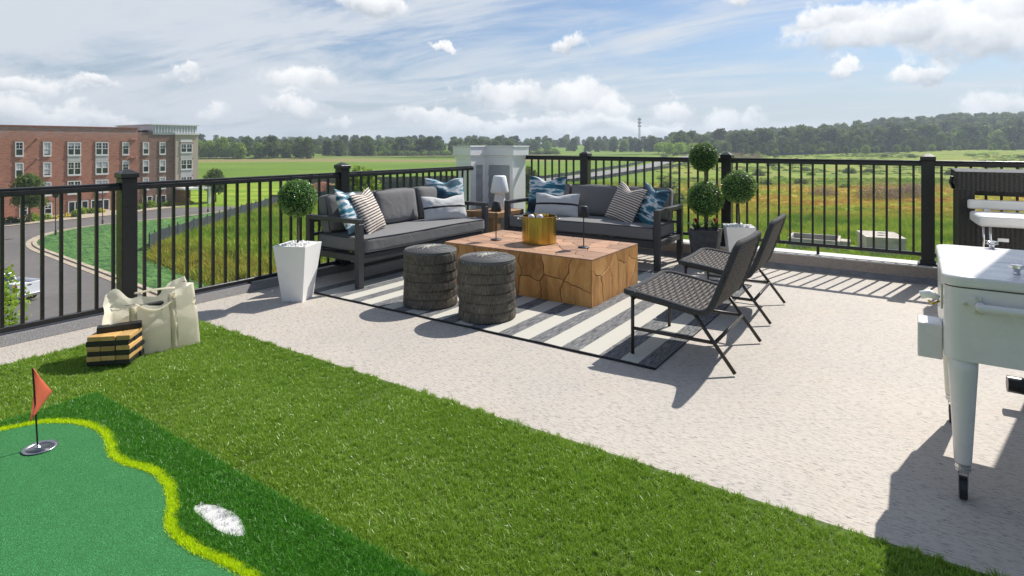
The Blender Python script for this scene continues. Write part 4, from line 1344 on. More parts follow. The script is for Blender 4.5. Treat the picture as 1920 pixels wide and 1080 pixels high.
# silt fences and field fences
def fence(label, pts, h, mat, step=3.0, name='silt_fence', post=True, group=None, fixz=None, catn='fence'):
    P = [Vector((x, y, 0)) for x, y in pts]
    t = thing(name, label, catn, (P[0].x, P[0].y, terr(P[0].x, P[0].y)), 0, group)
    o_ = Vector(t.location)
    m = MB(); ps = []
    for a, b in zip(P[:-1], P[1:]):
        n_ = max(1, round((b - a).length / step))
        for k in range(n_): ps.append(a.lerp(b, k / n_))
    ps.append(P[-1])
    rr = random.Random(len(ps))
    vs = []; fs = []
    for i, p in enumerate(ps):
        zb = terr(p.x, p.y) + .12; top_ = h * rr.uniform(.93, 1.05)
        vs += [(p.x - o_.x, p.y - o_.y, zb - o_.z), (p.x - o_.x, p.y - o_.y, zb + top_ - o_.z)]
        if i < len(ps) - 1:
            q = ps[i + 1]; mid = (p + q) / 2; zb2 = terr(mid.x, mid.y) + .1
            d = (q - p).normalized(); nrm_ = Vector((-d.y, d.x, 0)) * rr.uniform(.03, .12)
            vs += [(mid.x + nrm_.x - o_.x, mid.y + nrm_.y - o_.y, zb2 - o_.z), (mid.x + nrm_.x - o_.x, mid.y + nrm_.y - o_.y, zb2 + top_ * rr.uniform(.86, .96) - o_.z)]
    k = len(vs) // 2
    n0 = len(vs)
    vs2 = [(x + .03, y + .03, z_) for x, y, z_ in vs]
    m.add(vs + vs2, [(2 * i, 2 * i + 2, 2 * i + 3, 2 * i + 1) for i in range(k - 1)] + [(n0 + 2 * i, n0 + 2 * i + 1, n0 + 2 * i + 3, n0 + 2 * i + 2) for i in range(k - 1)] + [(2 * i + 1, 2 * i + 3, n0 + 2 * i + 3, n0 + 2 * i + 1) for i in range(k - 1)])
    m.build('fabric', mat, t)
    if post:
        pm_ = MB(); pm_.box((-.04, -.04, -.2), (.04, .04, h * 1.12)); PMm = pm_.mesh('post', M['lamp_black'])
        for p in ps[:260]:
            mesh_obj('post', PMm, t, (p.x - o_.x + .05, p.y - o_.y - .05, terr(p.x, p.y) + .12 - o_.z))
    return t
fence('dark silt fence running uphill between the seeded lawn and the weeds', [(-66.4, 24.6), (-70.5, 27.6), (-76.2, 34.6), (-85, 44.9), (-92.5, 54.0), (-99.2, 62), (-104, 72)], 1.75, M['silt'], 2.4)
fence('dark silt fence crossing the meadow low behind the left sofa', [W2(-48, 117), W2(-38, 128), W2(-22, 140), W2(-9, 152), W2(0, 166)], 1.9, M['silt'], 3.0)
fence('upper silt fence of the two crossing behind the left sofa', [W2(-44, 140), W2(-28, 152), W2(-12, 168), W2(4, 190)], 2.0, M['silt'], 3.0)
fence('low wooden fence beyond the silt fences at the edge of the mown field', [W2(-64, 167), W2(-50, 169), W2(-36, 172), W2(-14, 178), W2(4, 186)], 1.9, M['fence_wood'], 4.0, 'field_fence')
fence('dark fence along the left side of the far road', [W2(-6, 168), W2(12, 190), W2(50, 262), W2(106, 400)], 1.2, M['silt'], 5.0)
fence('dark fence along the right side of the far road', [W2(10, 165), W2(30, 190), W2(72, 262), W2(135, 402)], 1.1, M['silt'], 5.0)
fence('dark fence line under the wooded hill on the right', [W2(175, 405), W2(240, 420), W2(330, 430), W2(420, 440)], 2.2, M['silt'], 8.0, post=False)
# red soil heap
rng = np.random.default_rng(4)
hp = MB(); prof = []
n_ = 28
vs = []; fs = []
for i in range(8):
    t_ = i / 7
    for k in range(n_):
        a = 2 * math.pi * k / n_
        r_ = (1 - t_) * (1 + .18 * math.sin(3 * a + 1) + .08 * noise.noise(Vector((math.cos(a) * 3, math.sin(a) * 3, i))))
        vs.append((r_ * 6.5 * math.cos(a), r_ * 3.2 * math.sin(a), 2.4 * math.sin(t_ * math.pi / 2) * (1 + .1 * noise.noise(Vector((a * 2, i, 0))))))
for i in range(7):
    for k in range(n_):
        fs.append((i * n_ + k, i * n_ + (k + 1) % n_, (i + 1) * n_ + (k + 1) % n_, (i + 1) * n_ + k))
hp.add(vs, fs)
xx, yy = W2(-47, 146)
o = hp.build('soil_heap', M['red_soil'], loc=(xx, yy, terr(xx, yy))); tag(o, 'heap of red soil beyond the silt fence behind the left sofa', 'soil heap')

# concrete vaults in the meadow
cvt = thing('concrete_vault', 'closed pale concrete vault with two round holes in its lid', 'concrete box', (1.9, 71.2, GZ), R(14))
m = MB(); m.box((-1.85, -2.6, 0), (1.85, 2.6, 1.45)); m.build('chamber', M['concrete'], cvt, bevel=.03)
m = MB(); m.box((-1.92, -2.67, 1.453), (1.92, 2.67, 1.93)); m.build('lid', M['concrete'], cvt, bevel=.04)
for (hx, hy) in ((0.35, 1.1), (-.15, -1.0)):
    m = MB(); m.lathe([(.42, 1.932), (.46, 1.955), (.52, 1.935)], 18, (hx, hy)); h_ = m.build('hole_rim', M['concrete'], cvt)
    m = MB(); m.lathe([(.42, 1.936), (0, 1.934)], 18, (hx, hy)); m.build('hole', M['vault_dark'], cvt)  # dark disc on the solid lid stands in for the opening's shade
cvo = thing('concrete_vault', 'open topped grey concrete vault in the grass left of the closed one', 'concrete box', (-4.2, 69.2, GZ), R(4))
m = MB()
for lo, hi in (((-2.9, -2.4, 0), (2.3, -2.15, 1.35)), ((-2.9, 2.15, 0), (2.3, 2.4, 1.35)), ((-2.9, -2.149, 0), (-2.65, 2.149, 1.35)), ((2.05, -2.149, 0), (2.3, 2.149, 1.35))): m.box(lo, hi)
m.build('walls', M['concrete'], cvo, bevel=.02)
m = MB(); m.box((2.302, -1.0, .3), (3.3, 1.0, 1.2)); m.build('end_block', M['concrete'], cvo, bevel=.04)
m = MB(); m.box((-2.6, -2.1, .02), (2.0, 2.1, .06)); m.build('floor', M['vault_dark'], cvo)

# cell tower
ct = thing('lattice_tower', 'thin grey lattice mast above the far tree line', 'mast', (*W2(195, 900), terr_lf(195, 900)))
m = MB(); H_ = 42
for k in range(3):
    a = k * 2.094
    m.tube([(1.6 * math.cos(a), 1.6 * math.sin(a), 0), (1.0 * math.cos(a), 1.0 * math.sin(a), H_)], .28, 4)
for i in range(14):
    z = i * 3
    for k in range(3):
        a = k * 2.094; b = a + 2.094; r0 = 1.6 - .6 * z / H_
        m.tube([(r0 * math.cos(a), r0 * math.sin(a), z), (r0 * math.cos(b), r0 * math.sin(b), z + 3)], .15, 4)
m.build('mast', M['lamp_pole'], ct)
for z in (28, 33, 38):
    m = MB()
    for k in range(3):
        a = k * 2.094; m.box((2.4 * math.cos(a) - .5, 2.4 * math.sin(a) - .5, z), (2.4 * math.cos(a) + .5, 2.4 * math.sin(a) + .5, z + 2.2))
        m.tube([(0, 0, z + 1), (2.4 * math.cos(a), 2.4 * math.sin(a), z + 1)], .2, 4)
    m.build('antenna_ring', M['lamp_pole'], ct)

# ------------------------------------------------------------------ woods
CR = []
for i in range(4):
    CR.append((trunk_mesh('wood_trunk_%d' % i, 50 + i, 16, .3, 4, .2), crown_mesh('wood_crown_%d' % i, 60 + i, 16, 12.5, M['tree_leaf'], 1900, 22, 0.62, -.08)))
CB = [(CR[i][0], crown_mesh('bright_crown_%d' % i, 70 + i, 13, 13, M['tree_leaf_bright'], 1800, 22, 0.6, -.10)) for i in range(2)]
CD = [(CR[i][0], crown_mesh('dark_crown_%d' % i, 80 + i, 17, 12, M['tree_leaf_dark'], 1900, 22, 0.66, -.08, 'oval' if i else 'round')) for i in range(3)]
rt = random.Random(77)
def put_tree(kind, l, f, s, label, group):
    tr, cr = rt.choice(kind)
    x, y = W2(l, f)
    tree('tree', label, (x, y, terr(x, y) - .2), tr, cr, s, rt.uniform(0, 6.28), group, s * rt.uniform(.9, 1.15))
# left edge of the mown field: broad bright trees, then taller dark ones
l = -255
while l < -122:
    f = 372 + rt.uniform(-8, 8) + (l + 190) * -.05
    put_tree(CB if rt.random() < .6 else CR, l, f, rt.uniform(.62, .98), 'broad light green tree at the left edge of the mown field', 'light green trees along the field edge')
    l += rt.uniform(6.5, 9.5)
l = -285
while l < -95:
    put_tree(CR if rt.random() < .6 else CD, l, 396 + rt.uniform(-6, 12), rt.uniform(.5, .8), 'tree in the second row behind the light green field edge trees', 'second row of trees behind the field')
    l += rt.uniform(8, 12)
l = -122
while l < 5:
    f = 420 + (l + 122) * .35 + rt.uniform(-8, 8)
    put_tree(rt.choice([CD, CD, CR, CR, CB]), l, f, rt.uniform(.32, .88), 'dark rounded tree at the far edge of the mown field', 'dark trees along the far field edge')
    l += rt.uniform(7.5, 11)
# low pale bushes in front
BU = [shrub_mesh('bush_%d' % i, 90 + i, 3.2, 3.0, M['tree_leaf_bright' if i == 1 else 'tree_leaf'], 420, .42) for i in range(3)]
for k in range(46):
    l = -125 + k * 3.5 + rt.uniform(-2, 2); f = 405 + (l + 122) * .3 + rt.uniform(-5, 5)
    x, y = W2(l, f); s = rt.uniform(.7, 1.5)
    o = mesh_obj('bush', rt.choice(BU), None, (x, y, terr(x, y)), (0, 0, rt.uniform(0, 6)), (s, s, s))
    tag(o, 'low rounded bush at the foot of the dark field edge trees', 'bush', 'bushes at the foot of the far trees')
# orchard-like rows of young light trees right of the far road
OR_T = trunk_mesh('orchard_trunk', 3, 5, .12, 4, .15)
ORC = [crown_mesh('orchard_crown_%d' % i, 100 + i, 6.2, 5.2, M['orchard_leaf'], 700, 12, 0.34, .1) for i in range(3)]
for row in range(3):
    for k in range(15):
        t_ = k / 14
        f = 430 + t_ * 110 + row * 12 + rt.uniform(-3, 3); l = 116 + t_ * 100 - row * 2 + rt.uniform(-2, 2)
        x, y = W2(l, f)
        tree('young_tree', 'small light green tree in the planted rows beside the far road', (x, y, terr(x, y)), OR_T, rt.choice(ORC), rt.uniform(1.3, 1.75), rt.uniform(0, 6), 'planted rows of light green trees beside the far road')
# front of the wooded hill
l = 150
while l < 440:
    f = 440 + (l - 150) * .06 + rt.uniform(-12, 12)
    put_tree(CR if rt.random() < .7 else CD, l, f, rt.uniform(.45, .72), 'lower tree at the foot of the wooded hill', 'trees at the foot of the wooded hill')
    l += rt.uniform(6, 9)
l = 140
while l < 420:
    f = 412 + (l - 150) * .05 + rt.uniform(-8, 8)
    put_tree(CB if rt.random() < .6 else CR, l, f, rt.uniform(.26, .44), 'small pale green tree or tall shrub in front of the wooded hill', 'pale small trees in front of the wooded hill')
    l += rt.uniform(5, 8)
# scattered field bushes on the right
for k in range(26):
    f = rt.uniform(140, 420); l = f * rt.uniform(.36, .9); x, y = W2(l, f); s = rt.uniform(.25, .8)
    o = mesh_obj('bush', rt.choice(BU), None, (x, y, terr(x, y)), (0, 0, rt.uniform(0, 6)), (s, s, s * .9))
    tag(o, 'green bush scattered in the rough meadow on the right', 'bush', 'bushes scattered in the meadow')
for (l, f, s) in ((32, 118, .95), (26.5, 128, .7), (40, 150, .8), (21, 122, .55), (86, 205, .7)):
    x, y = W2(l, f)
    o = mesh_obj('bush', BU[0], None, (x, y, terr(x, y)), (0, 0, l), (s, s, s))
    tag(o, 'grey green bush in the meadow seen through the railing behind the right sofa', 'bush', 'bushes behind the right sofa')
DRY = shrub_mesh('dry_thicket', 97, 3.2, 2.6, simple('dry_twigs', (0.33, 0.225, 0.145), 0.95, 0, .3, 1), 3200, .085)
for (l, f, s) in ((80, 128, 1.5), (88, 131, 1.3), (72, 136, 1.0), (96, 140, 1.3), (112, 330, 2.0), (128, 336, 2.2), (142, 345, 1.8)):
    x, y = W2(l, f)
    o = mesh_obj('thicket', DRY, None, (x, y, terr(x, y)), (0, 0, l), (s, s, s * .8))
    tag(o, 'brown dry thicket standing in the meadow', 'thicket', 'dry brown thickets in the meadow')

# far masses of trees (one object each)
farc = proto_collection('far_trees', [c for _, c in CR] + [c for _, c in CD] + [CB[0][1]])
def mass(name, n, lf_fn, smin, smax, label):
    P = []; Rr = []; Sc = []; I = []
    for k in range(n):
        l, f = lf_fn(); x, y = W2(l, f)
        P.append((x, y, terr(x, y) - 1.0)); Rr.append((0, 0, rt.uniform(0, 6.28))); s = rt.uniform(smin, smax); Sc.append((s, s, s * rt.uniform(.9, 1.15))); I.append(rt.randrange(8))
    return tag(scatter(name, P, Rr, Sc, I, farc), label, 'woods', kind='stuff')
mass('woods', 620, lambda: (lambda f: (f * rt.uniform(-1.0, .36), f))(rt.uniform(560, 980)), .4, .98, 'hazy far woods along the horizon')
mass('woods', 500, lambda: (lambda f: (f * rt.uniform(-1.0, 0.0), f))(rt.uniform(430, 600)), .3, .82, 'woods behind the mown field')
mass('woods', 1500, lambda: (lambda f: (f * rt.uniform(.27, 1.25), f))(rt.uniform(470, 860)), .6, 1.25, 'woods covering the hill on the right')
mass('woods', 400, lambda: (lambda a: (900 * math.cos(a), 900 * math.sin(a) * 1.0))(rt.uniform(3.3, 6.1)), .9, 1.3, 'woods round the back of the place')

# low scrub that roughens the right-hand meadow (one mass)
SCR = [shrub_mesh('scrub_%d' % i, 120 + i, 2.0, 1.0, [M['tree_leaf'], M['tree_leaf_bright'], M['meadow_blade'], M['tree_leaf_bright']][i], 120, .34) for i in range(4)]
scol = proto_collection('scrub_clumps', SCR)
P = []; Rr = []; Sc = []; I = []
for k in range(2600):
    f = math.sqrt(rt.uniform(175 ** 2, 450 ** 2)); l = f * rt.uniform(.25, 1.0); x, y = W2(l, f)
    if noise.noise(Vector((x * .03, y * .03, 5))) < -.05: continue
    P.append((x, y, terr(x, y) - .1)); Rr.append((0, 0, rt.uniform(0, 6.28))); s = rt.uniform(.3, 1.0) * (1.5 if rt.random() < .06 else 1); Sc.append((s, s, s * rt.uniform(.5, .9))); I.append(rt.randrange(4))
tag(scatter('scrub', P, Rr, Sc, I, scol), 'low scrub roughening the meadow below the wooded hill', 'scrub', kind='stuff')

# meadow plants near enough to read
MB_T = [blade_tuft('meadow_tuft_%d' % i, 200 + i, 26, .95, .07, .55, M['meadow_blade'], .75) for i in range(4)]
mcol = proto_collection('meadow_tufts', MB_T)
n_ = 90000
f = np.sqrt(RNG.uniform(46 ** 2, 190 ** 2, n_)); lf_ = RNG.uniform(-.98, .98, n_); l = lf_ * f
keep = RNG.uniform(size=n_) < np.clip(1.25 - f / 200, .25, 1)
f, l = f[keep], l[keep]
x = CAMX + math.cos(YAW) * l - math.sin(YAW) * f; y = CAMY + math.sin(YAW) * l + math.cos(YAW) * f
bad = inpoly(x, y, road_poly) | inpoly(x, y, lawn_poly) | (x < -99.5) | ((f > 172) & (l / f < .25)) | ((x > -8) & (x < 4.6) & (y > 66) & (y < 74.3))
for (a, b, w_) in (((2, 170), (20, 190), 6),):
    bad |= (np.abs(l - (a[0] + (f - a[1]) * (b[0] - a[0]) / (b[1] - a[1]))) < w_) & (f > 165)
x, y, f, l = x[~bad], y[~bad], f[~bad], l[~bad]
zt = np.array([terr(a, b) for a, b in zip(x, y)])
# the strip of weeds beside the lawn and the lush foreground are tall, the dry bands low
hs = RNG.uniform(.55, 1.25, len(x)) * (1 - .35 * ((l / f > .2) & (f > 100)))
rot = np.stack([RNG.uniform(-.15, .15, len(x)), RNG.uniform(-.15, .15, len(x)), RNG.uniform(0, 6.28, len(x))], 1)
tag(scatter('meadow_grass', np.stack([x, y, zt - .05], 1), rot, np.stack([hs * 1.15, hs * 1.15, hs], 1), RNG.integers(0, 4, len(x)), mcol), 'tall mixed meadow grass and weeds beyond the railings', 'grass', kind='stuff')

# ------------------------------------------------------------------ artificial lawn and putting mat
TURF_Y, TURF_X = -4.77, 0.46
MAT_X0, MAT_Y1, MAT_Y0 = 1.45, -5.80, -6.86
m = MB(); m.box((TURF_X, -8.6, 0.001), (8.6, TURF_Y, 0.012))
lawn_base = tag(m.build('turf_backing', M['turf_base']), kind='structure')

lime_in = [(1.44, -6.36), (1.56, -6.24), (1.60, -6.115), (1.66, -6.06), (1.777, -5.99), (1.95, -5.966), (2.116, -5.997), (2.217, -6.040), (2.365, -6.036), (2.491, -5.996), (2.64, -6.003), (2.801, -6.06), (2.912, -6.131), (3.027, -6.152), (3.177, -6.139), (3.295, -6.117), (3.45, -6.11), (3.62, -6.16), (3.72, -6.28), (3.72, -6.5)]
curve = [tuple(p)[:2] for p in smooth_open([(x, y, 0) for x, y in lime_in], 3)]
def offset_curve(c, d):
    out = []
    for i, p in enumerate(c):
        a = c[max(0, i - 1)]; b = c[min(len(c) - 1, i + 1)]
        v = Vector((b[0] - a[0], b[1] - a[1])).normalized()
        out.append((p[0] - v.y * d, p[1] + v.x * d))
    return out
curve_out = offset_curve(curve, 0.026)
green_poly = curve + [(3.72, -6.80), (1.44, -6.80)]
lime_poly = curve_out + curve[::-1]
sand_poly = smooth_closed([(2.885, -6.012), (2.93, -5.978), (2.99, -5.962), (3.07, -5.958), (3.13, -5.972), (3.205, -6.003), (3.165, -6.034), (3.09, -6.044), (3.02, -6.040), (2.965, -6.036), (2.91, -6.034)], 1)

mat_t = thing('putting_mat', 'putting mat with green felt, lime border and dark grass fringe lying on the lawn', 'putting mat', (0, 0, 0))
m = MB(); m.box((MAT_X0, MAT_Y0, 0.0125), (6.2, MAT_Y1 - 0.01, 0.020)); m.build('backing', M['turf_base'], mat_t)
def poly_sheet(name, poly, z0, z1, mat, parent):
    bm = bmesh.new(); vs = [bm.verts.new((x, y, z1)) for x, y in poly]; f_ = bm.faces.new(vs)
    if f_.normal.z < 0: bmesh.ops.reverse_faces(bm, faces=[f_])
    r_ = bmesh.ops.extrude_face_region(bm, geom=list(bm.faces))
    for v in [e for e in r_['geom'] if isinstance(e, bmesh.types.BMVert)]: v.co.z = z0
    bmesh.ops.triangulate(bm, faces=bm.faces); bmesh.ops.recalc_face_normals(bm, faces=bm.faces)
    me = bpy.data.meshes.new(name); bm.to_mesh(me); bm.free(); me.materials.append(mat)
    return mesh_obj(name, me, parent)
poly_sheet('putting_green', green_poly, 0.0205, 0.030, M['putting'], mat_t)

def in_region(n, x0, x1, y0, y1, test):
    x = RNG.uniform(x0, x1, n); y = RNG.uniform(y0, y1, n)
    k = test(x, y)
    return x[k], y[k]
def grass(name, x, y, z, coll, nvar, parent, label, smin=.75, smax=1.2, lean=.35, hmod=None):
    n = len(x)
    rot = np.stack([RNG.normal(0, lean * .5, n), RNG.normal(0, lean * .5, n), RNG.uniform(0, 6.283, n)], 1)
    s = RNG.uniform(smin, smax, n)
    if hmod is not None: s = s * hmod(x, y)
    return tag(scatter(name, np.stack([x, y, np.full(n, z)], 1), rot, s, RNG.integers(0, nvar, n), coll, parent), label, kind='stuff')

turf_c = proto_collection('turf_tufts', [blade_tuft('turf_%d' % i, 300 + i, 14, .023, .0023, .013, M['turf'], .95, 2) for i in range(6)])
fringe_c = proto_collection('fringe_tufts', [blade_tuft('fringe_%d' % i, 320 + i, 14, .027, .0022, .012, M['fringe'], .9, 2) for i in range(4)])
lime_c = proto_collection('lime_tufts', [blade_tuft('lime_%d' % i, 340 + i, 12, .017, .0026, .010, M['lime'], .7, 1) for i in range(3)])
sand_c = proto_collection('white_tufts', [blade_tuft('white_%d' % i, 350 + i, 12, .014, .003, .011, M['sandturf'], .8, 1) for i in range(3)])
felt_c = proto_collection('felt_tufts', [blade_tuft('felt_%d' % i, 360 + i, 9, .006, .002, .010, M['greenturf'], .9, 1) for i in range(3)])

def in_mat(x, y): return (x > MAT_X0) & (y < MAT_Y1) & (y > MAT_Y0)
def in_view(x, y, pad=0.12):
    rx, ry = x - CAMX, y - CAMY
    l = math.cos(YAW) * rx + math.sin(YAW) * ry; f = -math.sin(YAW) * rx + math.cos(YAW) * ry
    return (f > 1.3) & (np.abs(l) < f * 0.95 + .5)
edge_n = lambda x: 0.012 * np.sin(x * 31) + 0.01 * np.sin(x * 83 + 1) + 0.006 * np.sin(x * 190)
gx, gy = in_region(150000, TURF_X - .01, 6.3, -7.4, TURF_Y + .02, lambda x, y: ~in_mat(x, y) & in_view(x, y) & (y < TURF_Y - .012 + edge_n(x)) & (x > TURF_X + edge_n(y * 1.3) + .01))
rel = np.hypot(gx - CAMX, gy - CAMY)
k = RNG.uniform(size=len(gx)) < np.clip(1.25 - rel * .13, .42, 1); gx, gy = gx[k], gy[k]
def turf_h(x, y):
    # rolled seams and trodden streaks that cross the carpet of grass
    c = np.ones_like(x)
    for (x0, w_, dpt) in ((1.9, .06, .15), (2.73, .05, .28), (3.75, .06, .12), (4.9, .06, .15)):
        c -= dpt * np.exp(-((x - x0 - .05 * np.sin(y * 3)) / w_) ** 2)
    c += .12 * np.sin(x * 4.1 + y * 2.3) * np.sin(y * 5.2 - x * 1.7)
    return c
turf = grass('artificial_lawn', gx, gy, 0.010, turf_c, 6, None, 'artificial lawn of thick green blades over the front of the terrace', .75, 1.25, .5, turf_h)
turf['category'] = 'lawn'
fx_, fy_ = in_region(90000, MAT_X0, 6.2, MAT_Y0, MAT_Y1, lambda x, y: in_view(x, y) & ~inpoly(x, y, green_poly) & ~inpoly(x, y, lime_poly) & ~inpoly(x, y, sand_poly))
grass('fringe_grass', fx_, fy_, 0.019, fringe_c, 4, mat_t, None, .8, 1.2, .35)
lx_, ly_ = in_region(300000, MAT_X0, 4.0, MAT_Y0, MAT_Y1, lambda x, y: inpoly(x, y, lime_poly))
grass('lime_border', lx_[:16000], ly_[:16000], 0.021, lime_c, 3, mat_t, None, .8, 1.25, .3)
sx_, sy_ = in_region(60000, 2.86, 3.25, -6.06, -5.94, lambda x, y: inpoly(x, y, sand_poly))
grass('sand_patch', sx_[:30], sy_[:30], 0.0300, sand_c, 3, mat_t, None, .8, 1.2, .4)
poly_sheet('sand_base', sand_poly, 0.0205, 0.032, simple('white_backing', (0.58, 0.57, 0.56), 0.9, 0, .12, 60, .6, 200), mat_t)
px_, py_ = in_region(14000, MAT_X0, 3.7, MAT_Y0, -5.96, lambda x, y: in_view(x, y) & inpoly(x, y, green_poly) & (np.hypot(x - 1.905, y + 6.185) > .068))
grass('felt_pile', px_[:900], py_[:900], 0.0290, felt_c, 3, mat_t, None, .3, .5, .4)

# cup and flag
cup = MB(); cup.lathe([(.060, .031), (.066, .0345), (.052, .034), (.050, -.01 + .033)], 32, (1.905, -6.185)); cup.lathe([(.050, .0312), (0, .0308)], 32, (1.905, -6.185))
cp_ = cup.build('cup', M['steel'], mat_t, smooth=True)
fl = thing('golf_flag', 'small coral pennant on a black stick standing in the putting cup', 'flag', (1.893, -6.190, 0.031))
m = MB(); m.tube([(0, 0, 0), (-.012, -.006, .20), (-.022, -.012, .350)], .0035, 8); m.build('stick', M['black_metal'], fl)
m = MB(); m.lathe([(.013, 0), (.013, .004), (.005, .012)], 12); m.build('stick_foot', M['chrome'], fl)
rowN = 12; vs = []; fs = []
for i in range(rowN + 1):
    t_ = i / rowN                      # 0 top .. 1 bottom on the stick
    z_ = .338 - t_ * .205
    wd = .092 * (t_ / .42 if t_ < .42 else (1 - t_) / .58)
    for j in range(7):
        s_ = j / 6
        bend = .012 * math.sin(s_ * 3.2 + t_ * 3) * s_
        ax, ay = -.022 + t_ * .012, -.012 + t_ * .006
        if t_ > .42: ax -= (t_ - .42) * .035 * 0.826; ay -= (t_ - .42) * .035 * .56
        vs.append((ax + s_ * wd * .83 - bend * .56, ay + s_ * wd * .56 + bend * .83, z_ - .03 * s_ * (t_ - .42)))
for i in range(rowN):
    for j in range(6): fs.append((i * 7 + j, (i + 1) * 7 + j, (i + 1) * 7 + j + 1, i * 7 + j + 1))
m = MB(); m.add(vs, fs); o = m.build('pennant', M['flag'], fl, smooth=True); sd = o.modifiers.new('t', 'SOLIDIFY'); sd.thickness = .0008

# ------------------------------------------------------------------ rug
rg = thing('rug', 'flat woven rug with charcoal and cream stripes and a black edge under the table', 'rug', (0, 0, 0))
nx, ny = 60, 40; vs = []; fs = []
for j in range(ny + 1):
    for i in range(nx + 1):
        x = .415 + (3.787 - .415) * i / nx; y = -3.705 + 2.55 * j / ny
        vs.append((x, y, .0085 + .0012 * noise.noise(Vector((x * 2, y * 2, 3)))))
for j in range(ny):
    for i in range(nx): fs.append((j * (nx + 1) + i, j * (nx + 1) + i + 1, (j + 1) * (nx + 1) + i + 1, (j + 1) * (nx + 1) + i))
m = MB(); m.add(vs, fs); m.build('pile', M['rug'], rg, smooth=True)
m = MB()
for (a, b) in (((.415, -3.709), (3.790, -3.709)), ((.415, -1.151), (3.79, -1.151))):
    m = MB(); m.tube([(a[0] + (b[0] - a[0]) * k / 40, a[1] + .002 * math.sin(k * .9), .0075 + .001 * math.sin(k * 1.7)) for k in range(41)], .0078, 8)
    m.build('edge_binding', M['rug_edge'], rg, smooth=True)
m = MB(); m.box((.413, -3.70, .001), (.4145, -1.16, .008)); m.box((3.7875, -3.70, .001), (3.790, -1.16, .008)); m.build('side_edge', M['rug_edge'], rg)

# ------------------------------------------------------------------ sofas
def soft_box(sx, sy, sz, r, puff=0.0, seed=0, n=10, wr=0.004, sag=0.0):
    """rounded, slightly swollen cushion centred on x,y with its base at z=0"""
    bm = bmesh.new(); bmesh.ops.create_cube(bm, size=2.0)
    bmesh.ops.subdivide_edges(bm, edges=bm.edges, cuts=n, use_grid_fill=True)
    hx, hy, hz = sx / 2, sy / 2, sz / 2
    off = Vector((seed * 3.1, seed * 1.7, 0))
    for v in bm.verts:
        p = Vector((v.co.x * hx, v.co.y * hy, v.co.z * hz))
        # move grid lines toward the edges so that the rounding is well sampled
        q = Vector((math.copysign(1 - (1 - abs(v.co.x)) ** 1.5, v.co.x) * hx, math.copysign(1 - (1 - abs(v.co.y)) ** 1.5, v.co.y) * hy, math.copysign(1 - (1 - abs(v.co.z)) ** 1.2, v.co.z) * hz))
        inner = Vector((max(-hx + r, min(hx - r, q.x)), max(-hy + r, min(hy - r, q.y)), max(-hz + r, min(hz - r, q.z))))
        d = q - inner
        if d.length > 1e-6: q = inner + d.normalized() * r
        u, w = q.x / hx, q.y / hy
        q.z += (puff if v.co.z > 0 else -puff * .3) * max(0, 1 - u ** 4) * max(0, 1 - w ** 4) * min(1, abs(q.z) / hz)
        q += Vector((noise.noise(q * 5 + off), noise.noise(q * 5 + off + Vector((9, 0, 0))), noise.noise(q * 5 + off + Vector((0, 9, 0))))) * wr
        v.co = q + Vector((0, 0, hz))
    vs = [tuple(v.co) for v in bm.verts]; fs = [tuple(v.index for v in f.verts) for f in bm.faces]
    bm.free()
    m = MB(); m.add(vs, fs); return m
def rr_path(hx, hy, r, n=5):
    out = []
    for (cx, cy, a0) in ((hx - r, hy - r, 0), (-hx + r, hy - r, 90), (-hx + r, -hy + r, 180), (hx - r, -hy + r, 270)):
        for k in range(n + 1):
            a = R(a0 + 90 * k / n); out.append((cx + r * math.cos(a), cy + r * math.sin(a)))
    # add points on straight runs
    res = []
    for i, p in enumerate(out):
        q = out[(i + 1) % len(out)]; d = math.hypot(q[0] - p[0], q[1] - p[1]); k = max(1, int(d / .06))
        for j in range(k): res.append((p[0] + (q[0] - p[0]) * j / k, p[1] + (q[1] - p[1]) * j / k))
    return res
def place(m, mat4):
    m.v = [tuple(mat4 @ Vector(p)) for p in m.v]; return m

